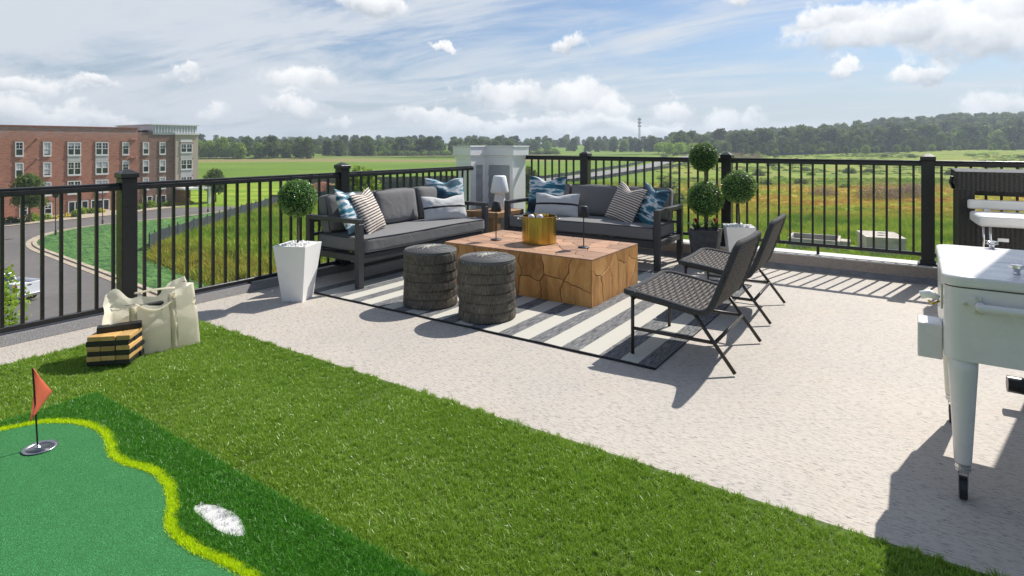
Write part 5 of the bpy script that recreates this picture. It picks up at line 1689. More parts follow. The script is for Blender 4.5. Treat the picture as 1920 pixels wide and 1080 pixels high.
def sofa(label, loc, rz, splits, L=2.03, Dp=.80):
    t = thing('sofa', label, 'sofa', loc, rz, 'grey outdoor sofas')
    w = .062
    for x in (w / 2, L - w / 2):
        for y in (.0 + w / 2, Dp - w / 2):
            m = MB(); m.box((x - w / 2, y - w / 2, 0.008 if y < .4 else .0), (x + w / 2, y + w / 2, .618)); bev(m.build('leg', M['grey_metal'], t), .003)
        m = MB(); m.box((x - w / 2 - .001, 0, .6185), (x + w / 2 + .001, Dp, .662)); bev(m.build('armrest', M['grey_metal'], t), .004, 2)
        m = MB(); m.box((x - w / 2 + .008, w + .001, .262), (x + w / 2 - .008, Dp - w - .001, .318)); m.build('side_rail', M['grey_metal'], t)
    m = MB(); m.box((w + .001, .006, .245), (L - w - .001, .05, .325)); m.box((w + .001, Dp - .05, .245), (L - w - .001, Dp - .01, .325))
    bev(m.build('seat_frame', M['grey_metal'], t), .003)
    m = MB()
    for k in range(13):
        x = .12 + k * (L - .24) / 12; m.box((x - .02, .051, .29), (x + .02, Dp - .051, .31))
    m.build('seat_slats', M['grey_metal'], t)
    # back frame: rail, uprights
    m = MB(); m.box((w + .001, Dp - .045, .58), (L - w - .001, Dp - .012, .63)); m.box((w + .001, Dp - .045, .44), (L - w - .001, Dp - .012, .47))
    for k in range(9):
        x = .2 + k * (L - .4) / 8; m.box((x - .012, Dp - .040, .326), (x + .012, Dp - .018, .579))
    m.build('back_frame', M['grey_metal'], t)
    sw_, sd_ = L - 2 * w - .01, Dp - .10
    m = soft_box(sw_, sd_, .14, .028, .010, 1, 16, .005); place(m, Matrix.Translation((L / 2, .0 + sd_ / 2 - .005, .332)))
    c = m.build('seat_cushion', M['cushion'], t, smooth=True)
    for z in (.338, .468):
        m = MB(); m.tube([(L / 2 + x, sd_ / 2 - .005 + y, z + .003 * math.sin(x * 5)) for x, y in rr_path(sw_ / 2 - .004, sd_ / 2 - .004, .03)], .0045, 5, True); m.build('piping', M['piping'], c, smooth=True)
    for i, (a, b) in enumerate(zip(splits[:-1], splits[1:])):
        bw = b - a - .006; bh = .385; bt = .15
        m = soft_box(bw, bh, bt, .045, .028, 3 + i, 12, .007)
        M4 = Matrix.Translation(((a + b) / 2, Dp - .215, .478)) @ Matrix.Rotation(R(80), 4, 'X') @ Matrix.Translation((0, bh / 2, -bt / 2))
        place(m, M4); c = m.build('back_cushion', M['cushion'], t, smooth=True)
        m = MB(); 
        for zz in (.012, bt - .012):
            m.tube([M4 @ Vector((x, y, zz + (.010 if zz > .05 else -.002) * max(0, 1 - (x / (bw / 2)) ** 4) * 0)) for x, y in rr_path(bw / 2 - .008, bh / 2 - .008, .04)], .0042, 5, True)
        m.build('piping', M['piping'], c, smooth=True)
    return t
sofa('grey cushioned sofa on the left, in front of the low edge railing', (.79, -3.41, 0), R(90), [.07, .72, 1.37, 1.96])
sofa('grey cushioned sofa on the right, in front of the curb railing', (.80, -1.06, 0), 0, [.07, .64, 1.30, 1.96])

def pillow_mesh(name, w, h, T, mat, seed=0, chop=.05, n=30):
    vs = []; fs = []; uv = []
    def P(u, v, s):
        k = .055
        x = w / 2 * u * (1 - k * (1 - v * v) * abs(u)) ; z = h / 2 * v * (1 - k * (1 - u * u) * abs(v))
        z -= chop * math.exp(-(u / .38) ** 2) * max(0, v) ** 3
        e = max(0.0, (1 - u * u)) ** .55 * max(0.0, (1 - v * v)) ** .55
        th = T / 2 * e
        if chop > 0: th *= 1 - .35 * math.exp(-(u / .25) ** 2) * max(0, v) ** 1.5
        wr = noise.noise(Vector((u * 3 + seed, v * 3, s * 3))) * .009 * e + noise.noise(Vector((u * 7 + seed, v * 2.5, s * 3))) * .006 * min(1, e * 2)
        return (x, s * (th + wr), z + h / 2)
    for s in (-1, 1):
        b = len(vs)
        for j in range(n + 1):
            for i in range(n + 1):
                u = -math.cos(math.pi * i / n); v = -math.cos(math.pi * j / n)
                vs.append(P(u, v, s)); uv.append(((u + 1) / 2, (v + 1) / 2))
        for j in range(n):
            for i in range(n):
                q = (b + j * (n + 1) + i, b + j * (n + 1) + i + 1, b + (j + 1) * (n + 1) + i + 1, b + (j + 1) * (n + 1) + i)
                fs.append(q if s < 0 else q[::-1])
    me = bpy.data.meshes.new(name); me.from_pydata(vs, [], fs); me.materials.append(mat)
    ul = me.uv_layers.new(name='UVMap')
    for lp in me.loops: ul.data[lp.index].uv = uv[lp.vertex_index]
    me.polygons.foreach_set('use_smooth', [True] * len(me.polygons))
    bm = bmesh.new(); bm.from_mesh(me); bmesh.ops.remove_doubles(bm, verts=bm.verts, dist=.0006); bm.to_mesh(me); bm.free()
    return me
def pillow(label, w, h, T, mat, loc, rz, tilt, roll, group, seed, chop=.05):
    o = mesh_obj('throw_pillow', pillow_mesh('throw_pillow', w, h, T, mat, seed, chop))
    Rm = Matrix.Rotation(R(rz), 4, 'Z') @ Matrix.Rotation(R(-tilt), 4, 'X') @ Matrix.Rotation(R(roll), 4, 'Y')
    o.matrix_world = Matrix.Translation(loc) @ Rm
    return tag(o, label, 'pillow', group)
GP = 'throw pillows on the grey sofas'
Z0 = .474
pillow('blue watercolour pillow leaning on the near arm of the left sofa', .47, .47, .16, M['water'], (.50, -3.16, Z0 + .0), 118, 22, 8, GP, 1, .05)
pillow('brown striped ticking pillow beside the blue one at the near end of the left sofa', .46, .46, .15, M['ticking'], (.53, -2.93, Z0), 112, 24, -6, GP, 2, .03)
pillow('white lumbar pillow with one black stripe at the far end of the left sofa', .58, .30, .13, M['lumbar'], (.50, -1.82, Z0), 68, 20, 0, GP, 3, .035)
pillow('blue watercolour pillow behind the lumbar one at the far end of the left sofa', .50, .50, .15, M['water'], (.34, -1.62, Z0), 58, 16, 0, GP, 4, .05)
pillow('blue watercolour pillow at the pier end of the right sofa', .50, .50, .15, M['water'], (1.16, -.66, Z0), 14, 15, 0, GP, 5, .06)
pillow('white lumbar pillow with one black stripe leaning near the pier end of the right sofa', .58, .30, .13, M['lumbar'], (1.40, -.80, Z0), 14, 20, 0, GP, 6, .035)
pillow('pale striped ticking pillow at the open end of the right sofa', .46, .46, .15, M['ticking'], (2.22, -.78, Z0), -20, 24, 11, GP, 7, .06)
pillow('blue watercolour pillow against the open arm of the right sofa', .46, .46, .15, M['water'], (2.50, -.76, Z0), -28, 24, 10, GP, 8, .05)

# ------------------------------------------------------------------ side table and lamp
st_ = thing('side_table', 'small brown wooden side table in the corner between the sofas', 'side table', (.46, -.80, 0))
m = MB(); m.box((-.27, -.30, .43), (.27, .30, .50)); bev(m.build('top', M['side_wood'], st_), .006, 2)
for (sx, sy) in ((-.22, -.25), (.22, -.25), (-.22, .25), (.22, .25)):
    m = MB(); m.box((sx - .035, sy - .035, 0), (sx + .035, sy + .035, .429)); m.build('leg', M['side_wood'], st_)
lp_ = thing('table_lamp', 'white mushroom shaped lamp on the wooden side table by the pier', 'lamp', (.50, -.74, .50))
m = MB(); m.lathe([(.0, .0), (.088, .0), (.092, .01), (.062, .22), (.055, .235)], 32); m.build('base', M['white_plastic'], lp_, smooth=True)
m = MB(); m.lathe([(.05, .236), (.112, .222), (.122, .232), (.124, .245), (.088, .435), (.076, .452), (0, .457)], 36); m.build('lamp_shade', M['white_plastic'], lp_, smooth=True)

# ------------------------------------------------------------------ coffee table of fitted root-wood slabs
TX0, TX1, TY0, TY1, TH = 1.262, 2.875, -2.735, -1.755, .41
ctb = thing('coffee_table', 'low chunky cube table fitted from slabs of cracked brown root wood', 'coffee table', (TX0, TY0, 0.010))
TW, TD = TX1 - TX0, TY1 - TY0
m = MB(); m.box((.008, .008, 0.0), (TW - .008, TD - .008, TH - .018)); m.build('core', M['root_wood_edge'], ctb)
def clip(poly, p, n):
    out = []
    for i in range(len(poly)):
        a, b = poly[i], poly[(i + 1) % len(poly)]
        da = (a[0] - p[0]) * n[0] + (a[1] - p[1]) * n[1]; db = (b[0] - p[0]) * n[0] + (b[1] - p[1]) * n[1]
        if da <= 0: out.append(a)
        if da * db < 0:
            t_ = da / (da - db); out.append((a[0] + (b[0] - a[0]) * t_, a[1] + (b[1] - a[1]) * t_))
    return out
def cells(W_, H_, n, seed, stretch=1.0):
    rng = random.Random(seed); pts = []
    tries = 0
    while len(pts) < n and tries < 9000:
        tries += 1; p = (rng.uniform(.03, W_ - .03), rng.uniform(.02, H_ - .02))
        if all(math.hypot((p[0] - q[0]), (p[1] - q[1]) * stretch) > .78 * math.sqrt(W_ * H_ * stretch / n) for q in pts): pts.append(p)
    res = []
    for i, p in enumerate(pts):
        poly = [(0, 0), (W_, 0), (W_, H_), (0, H_)]
        for j, q in enumerate(pts):
            if i == j: continue
            dx_, dy_ = q[0] - p[0], (q[1] - p[1])
            poly = clip(poly, ((p[0] + q[0]) / 2, (p[1] + q[1]) / 2), (dx_, dy_))
        res.append((p, poly))
    return res
def face_slabs(W_, H_, n, seed, to3, mat, amp=.020, gap=.0018, depth=.007, stretch=1.0):
    for (c, poly) in cells(W_, H_, n, seed, stretch):
        dense = []
        for a, b in zip(poly, poly[1:] + poly[:1]):
            ln = math.hypot(b[0] - a[0], b[1] - a[1]); k = max(1, int(ln / .028))
            for j in range(k): dense.append((a[0] + (b[0] - a[0]) * j / k, a[1] + (b[1] - a[1]) * j / k))
        w2 = []
        for (x, y) in dense:
            # joints wander, the outer edges of the face stay straight
            ex = min(x, W_ - x) > 1e-6; ey = min(y, H_ - y) > 1e-6
            q = Vector((x * 7, y * 7, seed)); q2 = Vector((x * 22, y * 22, seed + 5))
            ox = noise.noise(q) * amp + noise.noise(q2) * amp * .42; oy = noise.noise(q + Vector((31, 7, 0))) * amp + noise.noise(q2 + Vector((9, 3, 0))) * amp * .42
            w2.append((x + (ox if ex else 0), y + (oy if ey else 0), ex, ey))
        cx = sum(p[0] for p in w2) / len(w2); cy = sum(p[1] for p in w2) / len(w2)
        def shrink(d):
            o = []
            for (x, y, ex, ey) in w2:
                l_ = math.hypot(x - cx, y - cy) or 1
                o.append((x - (x - cx) / l_ * d * (1 if ex else 0), y - (y - cy) / l_ * d * (1 if ey else 0)))
            return o
        a0 = shrink(gap); a1 = shrink(gap + .0025)
        nn = len(a0); lift = depth + noise.noise(Vector((cx * 9, cy * 9, seed))) * .0012
        vs = [to3(x, y, -.004) for x, y in a0] + [to3(x, y, lift - .0025) for x, y in a0] + [to3(x, y, lift) for x, y in a1]
        fs = []
        for i in range(nn):
            j = (i + 1) % nn
            fs.append((i, j, nn + j, nn + i)); fs.append((nn + i, nn + j, 2 * nn + j, 2 * nn + i))
        fs.append(tuple(range(2 * nn, 3 * nn)))
        m = MB(); m.add(vs, fs)
        bm = bmesh.new(); me = m.mesh('wood_slab', mat); bm.from_mesh(me); bmesh.ops.triangulate(bm, faces=[f for f in bm.faces if len(f.verts) > 4]); bmesh.ops.recalc_face_normals(bm, faces=bm.faces); bm.to_mesh(me); bm.free()
        mesh_obj('wood_slab', me, ctb)
e_ = .001
face_slabs(TW, TD, 44, 11, lambda x, y, d: (x, y, TH - .018 + .001 + d), M['root_wood_top'], .040, .0032, .007)
face_slabs(TW - .0, TH - .019, 15, 5, lambda x, y, d: (x, .0075 - d, y), M['root_wood'], .046, .0034, .0065, 1.0)
face_slabs(TD - .0, TH - .019, 9, 8, lambda x, y, d: (TW - .0075 + d, x, y), M['root_wood'], .046, .0034, .0065, 1.0)

TZ = TH + .002
def mini_lamp(label, x, y):
    t = thing('cordless_lamp', label, 'lamp', (x, y, TZ), 0, 'black cordless lamps on the coffee table')
    m = MB(); m.lathe([(0, 0), (.052, 0), (.054, .003), (.050, .009), (.006, .012)], 28); m.build('foot', M['lamp_black'], t, smooth=True)
    m = MB(); m.tube([(0, 0, .010), (0, 0, .30)], .0052, 10); m.build('stem', M['lamp_black'], t, smooth=True)
    m = MB(); m.lathe([(.052, .285), (.054, .288), (.037, .382), (.034, .386), (0, .387)], 32); m.lathe([(.050, .287), (.035, .38)], 32); m.build('lamp_shade', M['lamp_black'], t, smooth=True)
mini_lamp('slim black lamp on the left part of the wood table', 1.617, -2.362)
mini_lamp('slim black lamp on the right part of the wood table', 2.55, -2.26)

bk = thing('ice_bucket', 'round brass tub with ring handles in the middle of the wood table', 'ice bucket', (2.055, -2.245, TZ))
rB = .168
m = MB(); m.lathe([(rB - .01, 0), (rB, .004), (rB, .258), (rB + .003, .262), (rB - .004, .262), (rB - .005, .06), (0, .055)], 64); m.build('tub', M['brass'], bk, smooth=False, auto=R(35))
for sx in (-1, 1):
    a = YAW + (0 if sx > 0 else math.pi)
    m = MB(); cx, cy = math.cos(a), math.sin(a); tx, ty = -cy, cx
    P_ = []
    for k in range(17):
        th = math.pi * k / 16; P_.append((cx * (rB + .003 + .045 * math.sin(th)) + tx * .035 * math.cos(th), cy * (rB + .003 + .045 * math.sin(th)) + ty * .035 * math.cos(th), .235 - .004 * math.sin(th)))
    m.tube(P_, .0035, 8); m.build('handle', M['chrome'], bk, smooth=True)
gl_ = simple('bottle_foil', (0.62, 0.60, 0.70), 0.35, 0.2)
for (x, y) in ((-.075, -.03), (.0, .01)):
    o = thing('bottle', 'pale topped bottle %s in the brass tub' % ('left of the two' if x < 0 else 'right of the two'), 'bottle', (2.055 + x, -2.245 + y, TZ + .056))
    m = MB(); m.lathe([(.0, 0), (.030, 0), (.032, .12), (.030, .155)], 20); m.build('body', M['glass'], o, smooth=True)
    m = MB(); m.lathe([(.0325, .1555), (.035, .175), (.033, .198), (.022, .212), (0, .218)], 20); m.build('cap', gl_, o, smooth=True)

# ------------------------------------------------------------------ poufs
def pouf_meshes():
    r = .226; H_ = .470; nb = 6; bh = (H_ - .025) / nb
    body = MB(); NS = 420
    rng = np.random.default_rng(6)
    for b in range(nb):
        z1 = .012 + (b + 1) * bh; z0 = .012 + b * bh - .006
        prof = [(r - .024, z1 + .004), (r - .009, z1 - .003), (r - .003, z1 - .012), (r, (z0 + z1) / 2 + .01), (r + .002, z0 + .016), (r + .001, z0 + .006), (r - .018, z0 + .000)]
        prof = prof[::-1]
        jit = rng.normal(0, .0007, (len(prof), NS)); col = rng.normal(0, .0010, NS)
        zj = rng.normal(0, .0008, NS)
        ph = rng.uniform(0, 6)
        vs = []; fs = []
        for i, (q, z_) in enumerate(prof):
            for k in range(NS):
                a = 2 * math.pi * k / NS
                rr_ = q + col[k] * (1 if 0 < i < len(prof) - 1 else .3) + jit[i, k] * .5 + .003 * math.sin(a * 2 + ph)
                vs.append((rr_ * math.cos(a), rr_ * math.sin(a), z_ + (zj[k] if i < 3 else 0) + .0025 * math.sin(a * 3 + ph)))
        for i in range(len(prof) - 1):
            for k in range(NS):
                k2 = (k + 1) % NS; fs.append((i * NS + k, i * NS + k2, (i + 1) * NS + k2, (i + 1) * NS + k))
        body.add(vs, fs)
    body.lathe([(r - .02, .008), (r - .02, H_ - .02)], 48)
    bme = body.mesh('body', M['fringed_cord'])
    top = MB()
    # coiled cord lid
    P_ = []; turns = 15; rmax = r - .008
    for k in range(turns * 40 + 1):
        t_ = k / 40; rad = rmax * t_ / turns; a = t_ * 2 * math.pi
        P_.append((rad * math.cos(a), rad * math.sin(a), H_ + .008 + .012 * (1 - (rad / rmax) ** 2) - .01 * (rad / rmax) ** 6))
    top.tube(P_, .0079, 6)
    top.lathe([(rmax, H_ - .03), (rmax + .004, H_ - .01), (rmax - .004, H_ + .003)], 72)
    tme = top.mesh('coiled_lid', M['coil'], True)
    stc = MB()
    for k in range(26):
        a = 2 * math.pi * k / 26 + .05 * math.sin(k * 5); r1 = rmax * (.72 + .16 * math.sin(k * 3.3)) if k % 2 else rmax * .42
        tw = .35
        P_ = []
        for j in range(9):
            s_ = j / 8; rad = .004 + (r1 - .004) * s_; aa = a + tw * s_
            P_.append((rad * math.cos(aa), rad * math.sin(aa), H_ + .0165 + .012 * (1 - (rad / rmax) ** 2) + .0012 * math.cos(j * 3.1)))
        stc.tube(P_, [.0036 * (1 - .5 * j / 8) for j in range(9)], 5)
    for k in range(26):
        a = k * 2.4; rad = rmax - .012
        if k % 4 == 0: stc.tube([(rad * math.cos(a), rad * math.sin(a), H_ + .004), ((rad + .022) * math.cos(a), (rad + .022) * math.sin(a), H_ - .006), ((rad + .026) * math.cos(a + .02), (rad + .026) * math.sin(a + .02), H_ - .018)], .0013, 4)
    sme = stc.mesh('radial_stitches', M['stitch_light'], True)
    return bme, tme, sme
PB, PT, PS = pouf_meshes()
for (x, y, rz, lab) in ((1.665, -3.385, 0, 'dark fringed drum pouf with a coiled top, the one nearer the left sofa'), (2.293, -3.415, 1.1, 'dark fringed drum pouf with a coiled top, the one in front of the wood table')):
    t = thing('pouf', lab, 'pouf', (x, y, .004), rz, 'fringed drum poufs')
    mesh_obj('body', PB, t); mesh_obj('coiled_lid', PT, t); mesh_obj('radial_stitches', PS, t)

# ------------------------------------------------------------------ woven lounge chairs
def chair_meshes():
    # local x: depth (front 0), local y: width 0..W
    W_ = .755
    prof = [(0.0, .400), (.10, .392), (.25, .372), (.40, .348), (.485, .336), (.535, .350), (.560, .395), (.585, .460), (.64, .610), (.675, .715), (.690, .765)]
    prof = [tuple(p)[:2] for p in smooth_open([(a, b, 0) for a, b in prof], 2)]
    seg = [0.0]
    for a, b in zip(prof[:-1], prof[1:]): seg.append(seg[-1] + math.hypot(b[0] - a[0], b[1] - a[1]))
    Ltot = seg[-1]
    def at(s_):
        s_ = max(0, min(Ltot, s_))
        for i in range(len(seg) - 1):
            if s_ <= seg[i + 1] + 1e-9:
                t_ = (s_ - seg[i]) / max(1e-9, seg[i + 1] - seg[i]); a, b = prof[i], prof[i + 1]
                tx, tz = b[0] - a[0], b[1] - a[1]; ln = math.hypot(tx, tz)
                return a[0] + tx * t_, a[1] + tz * t_, -tz / ln, tx / ln
    def surf(s_, v, off=0.0):
        x, z, nx_, nz_ = at(s_)
        # back narrows a little at its top, seat dips in the middle
        back = max(0, (s_ - .55) / (Ltot - .55))
        y0, y1 = .02 + .055 * back, W_ - .02 - .055 * back
        dip = -.012 * math.sin(math.pi * v) * (1 if s_ < .5 else .8)
        return Vector((x + nx_ * (off + dip), y0 + (y1 - y0) * v, z + nz_ * (off + dip)))
    # wrapped rim
    def rim_path():
        P_ = []; rad = .075
        n_ = 46
        vv = rad / W_
        s_list = [rad + (Ltot - 2 * rad) * k / n_ for k in range(n_ + 1)]
        for s_ in s_list: P_.append(surf(s_, 0.0))
        for k in range(1, 6):
            a = math.pi / 2 * k / 6; P_.append(surf(Ltot - rad + rad * math.sin(a), vv * (1 - math.cos(a))))
        for k in range(11): P_.append(surf(Ltot, vv + (1 - 2 * vv) * k / 10))
        for k in range(1, 6):
            a = math.pi / 2 * k / 6; P_.append(surf(Ltot - rad + rad * math.cos(a), 1 - vv * (1 - math.sin(a))))
        for s_ in s_list[::-1]: P_.append(surf(s_, 1.0))
        for k in range(1, 6):
            a = math.pi / 2 * k / 6; P_.append(surf(rad - rad * math.sin(a), 1 - vv * (1 - math.cos(a))))
        for k in range(11): P_.append(surf(0, 1 - vv - (1 - 2 * vv) * k / 10))
        for k in range(1, 6):
            a = math.pi / 2 * k / 6; P_.append(surf(rad * (1 - math.sin(a)), vv * (1 - math.sin(math.pi / 2 - a)) if False else vv * (1 - math.sin(a))))
        return P_
    RP = rim_path()
    # fix: last corner runs from the front edge back to the near side
    rim = MB(); dense = []
    for a, b in zip(RP, RP[1:] + RP[:1]):
        k = max(1, int((b - a).length / .006))
        for j in range(k): dense.append(a.lerp(b, j / k))
    rim.tube(dense, [.0195 + .0016 * (i % 2) for i in range(len(dense))], 9, True)
    RM = rim.mesh('wrapped_rim', M['rope_dark'], True)
    wv = MB(); nwarp = 25; nweft = int(Ltot / .0262)
    for j in range(1, nweft):
        s_ = Ltot * j / nweft
        cor = 0.0
        edge = min(s_, Ltot - s_)
        if edge < .075: cor = (.075 - math.sqrt(max(0, .075 ** 2 - (.075 - edge) ** 2))) / W_
        n_ = nwarp * 2
        P_ = [surf(s_, cor + (1 - 2 * cor) * k / n_, .0022 * math.cos(math.pi * k) * (1 if j % 2 else -1) if 0 < k < n_ else 0) for k in range(n_ + 1)]
        wv.tube(P_, .0080, 6, flat=.8, cap=False)
    WF = wv.mesh('weft_cords', M['rope'], True)
    wp = MB()
    for k in range(1, nwarp):
        v = k / nwarp; n_ = nweft * 2
        P_ = [surf(.01 + (Ltot - .02) * i / n_, v, .0040 * math.cos(math.pi * i / 2 + (math.pi / 2) * k)) for i in range(0, n_ + 1)]
        wp.tube(P_, .0078, 5, cap=False)
    WP = wp.mesh('warp_cords', M['rope'], True)
    ln = MB(); vs = []; fs = []
    for i in range(41):
        for k in range(21): vs.append(surf(.02 + (Ltot - .04) * i / 40, .03 + .94 * k / 20, -.002))
    for i in range(40):
        for k in range(20): fs.append((i * 21 + k, i * 21 + k + 1, (i + 1) * 21 + k + 1, (i + 1) * 21 + k))
    ln.add(vs, fs); global C_LIN
    C_LIN = ln.mesh('dark_backing', simple('dark_backing', (0.012, 0.012, 0.012), 0.95), True)  # near-black sheet added to put shade into the weave's holes
    return W_, RM, WF, WP
CW, C_RIM, C_WEFT, C_WARP = chair_meshes()
def lounge_chair(label, loc, rz):
    t = thing('lounge_chair', label, 'chair', loc, rz, 'woven lounge chairs')
    r = .0115; y0, y1 = .03, CW - .005 - .025
    mesh_obj('wrapped_rim', C_RIM, t); mesh_obj('dark_backing', C_LIN, t)
    a = mesh_obj('seat_and_back_weft', C_WEFT, t); tag(a, kind='stuff'); a = mesh_obj('seat_and_back_warp', C_WARP, t); tag(a, kind='stuff')
    for y in (y0, y1):
        m = MB(); m.tube([(.045, y, .0), (.045, y, .385)], r, 10); m.build('front_leg', M['bronze_metal'], t, smooth=True)
        m = MB(); m.tube([(.435, y, .338), (.688, y, .006)], r, 10); m.build('rear_leg', M['bronze_metal'], t, smooth=True)
        m = MB(); m.tube([(.045, y + .001, .165), (.566, y + .001, .165)], r * .95, 10); m.build('stretcher', M['bronze_metal'], t, smooth=True)
        m = MB(); m.tube([(.03, y, .375), (.25, y, .352), (.45, y, .322)], r * .9, 10); m.build('seat_rail', M['bronze_metal'], t, smooth=True)
        m = MB(); m.tube([(.45, y, .318), (.53, y, .345), (.59, y, .46), (.63, y, .57)], r * .9, 10); m.build('back_support', M['bronze_metal'], t, smooth=True)
    m = MB(); m.tube([(.568, y0, .163), (.568, y1, .163)], r, 10); m.build('cross_bar', M['bronze_metal'], t, smooth=True)
    m = MB(); m.tube([(.045, y0, .355), (.045, y1, .355)], r * .9, 10); m.build('cross_bar', M['bronze_metal'], t, smooth=True)
    return t
lounge_chair('woven grey rope lounge chair on black legs, the near one of the pair', (3.527, -3.57, .009), 0)
lounge_chair('woven grey rope lounge chair on black legs, the far one of the pair', (3.505, -2.425, .009), R(1.5))

# ------------------------------------------------------------------ planters
def leaf_ball(seed, r, n, leaf):
    rng = np.random.default_rng(seed)
    d = norm(rng.normal(size=(n, 3)))
    bump_ = np.array([noise.noise(Vector(v * 3.2 + seed)) for v in d]) * .06
    rr_ = r * (rng.uniform(.86, 1.02, n) + bump_ + .07 * (rng.uniform(0, 1, n) > .985))
    C = d * rr_[:, None]
    Nn = norm(d * 1.0 + rng.normal(size=(n, 3)) * .75)
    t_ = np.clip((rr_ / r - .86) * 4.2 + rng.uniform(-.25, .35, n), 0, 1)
    V4 = leaf_quads(C, Nn, leaf, .55, rng)
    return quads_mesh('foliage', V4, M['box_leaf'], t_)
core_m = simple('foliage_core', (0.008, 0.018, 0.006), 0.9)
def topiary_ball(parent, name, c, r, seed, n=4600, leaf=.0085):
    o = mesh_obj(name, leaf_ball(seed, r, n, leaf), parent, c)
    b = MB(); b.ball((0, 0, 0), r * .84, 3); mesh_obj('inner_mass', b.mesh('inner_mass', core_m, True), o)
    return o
def pebbles(parent, half, z, rot, mat, seed, n=70, r0=.013, name='pebbles'):
    rr_ = random.Random(seed); m = MB()
    for k in range(n):
        x, y = rr_.uniform(-half, half), rr_.uniform(-half, half)
        e = 1 - max(abs(x), abs(y)) / half
        s_ = r0 * rr_.uniform(.7, 1.45)
        xx = x * math.cos(rot) - y * math.sin(rot); yy = x * math.sin(rot) + y * math.cos(rot)
        m.ball((xx, yy, z + .018 * min(1, e * 2) + rr_.uniform(-.004, .008)), s_, 1, (1, rr_.uniform(.7, 1), rr_.uniform(.6, .9)), .14, rr_)
    return tag(m.build(name, mat, parent), kind='stuff')

def tall_planter(label, x, y, rot, h, wb, wt, ballz, ballr, seed, stem_dx=0):
    t = thing('planter', label, 'planter', (x, y, 0), rot, 'tall white planters')
    m = MB(); m.frustum((0, 0), 0, h, wb, wt, cap=False); m.frustum((0, 0), h - .02, h - .001, wt - .03, wt - .028)
    pb_ = m.build('pot', M['white_plastic'], t)
    m = MB(); w0, w1 = wt / 2, wt / 2 - .012
    for (a, b, c, d) in ((-w0, -w0, w0, -w1), (-w0, w1, w0, w0), (-w0, -w1 + .0001, -w1, w1 - .0001), (w1, -w1 + .0001, w0, w1 - .0001)): m.box((a, b, h - .0005), (c, d, h + .004))
    m.build('rim', M['white_plastic'], t)
    pebbles(t, wt / 2 - .025, h - .008, 0, M['pebble'], seed, 95, .014)
    tp = thing('topiary', label.replace('tall tapered white planter', 'clipped boxwood ball on a bare stem').replace('holding a boxwood ball', '').replace('  ', ' ').strip(), 'topiary', (x, y, h - .02), 0, 'clipped boxwood topiaries')
    m = MB(); m.tube([(0, 0, 0), (.003, 0, .12), (-.006 + stem_dx * .5, .004, .25), (stem_dx, 0, ballz - h - .05)], [.011, .010, .009, .008], 8)
    m.build('stem', M['bark'], tp)
    topiary_ball(tp, 'foliage_ball', (stem_dx, 0, ballz - h + .02), ballr, seed)
    return t
tall_planter('tall tapered white planter holding a boxwood ball in front of the left railing', .573, -3.918, R(26), .485, .19, .30, .893, .168, 3, 0)
tall_planter('tall tapered white planter holding a boxwood ball by the curb behind the chairs', 3.50, -.42, R(22), .475, .19, .30, .904, .182, 5, 0)
dk = thing('planter', 'dark grey square tapered pot beside the right sofa, filled with stones and flowers', 'planter', (3.11, -.33, 0), R(6))
DH = .40
m = MB(); m.frustum((0, 0), 0, DH, .23, .33, cap=False); m.frustum((0, 0), DH - .03, DH - .002, .29, .295); m.build('pot', M['stone_pot'], dk)
m = MB(); w0, w1 = .165, .148
for (a, b, c, d) in ((-w0, -w0, w0, -w1), (-w0, w1, w0, w0), (-w0, -w1 + .0001, -w1, w1 - .0001), (w1, -w1 + .0001, w0, w1 - .0001)): m.box((a, b, DH - .0005), (c, d, DH + .006))
m.build('rim', M['stone_pot'], dk)
pebbles(dk, .135, DH - .008, 0, M['pebble_dark'], 8, 60, .018)
tp = thing('topiary', 'two tier boxwood topiary, one leafy ball above another, in the dark pot', 'topiary', (3.11, -.33, DH - .01))
m = MB()
for k in range(3):
    a = k * 2.1
    m.tube([(.012 * math.cos(a), .012 * math.sin(a), 0), (.012 * math.cos(a + 1.2), .012 * math.sin(a + 1.2), .3), (.012 * math.cos(a + 2.4), .012 * math.sin(a + 2.4), .6), (.011 * math.cos(a + 3.4), .011 * math.sin(a + 3.4), .78)], .0085, 7)
m.build('stem', M['stem'], tp)
topiary_ball(tp, 'foliage_ball', (0, 0, .746 - DH + .012), .205, 12, 6200, .0085)
topiary_ball(tp, 'foliage_ball', (-.02, -.01, 1.225 - DH + .01), .162, 15, 4200, .0085)
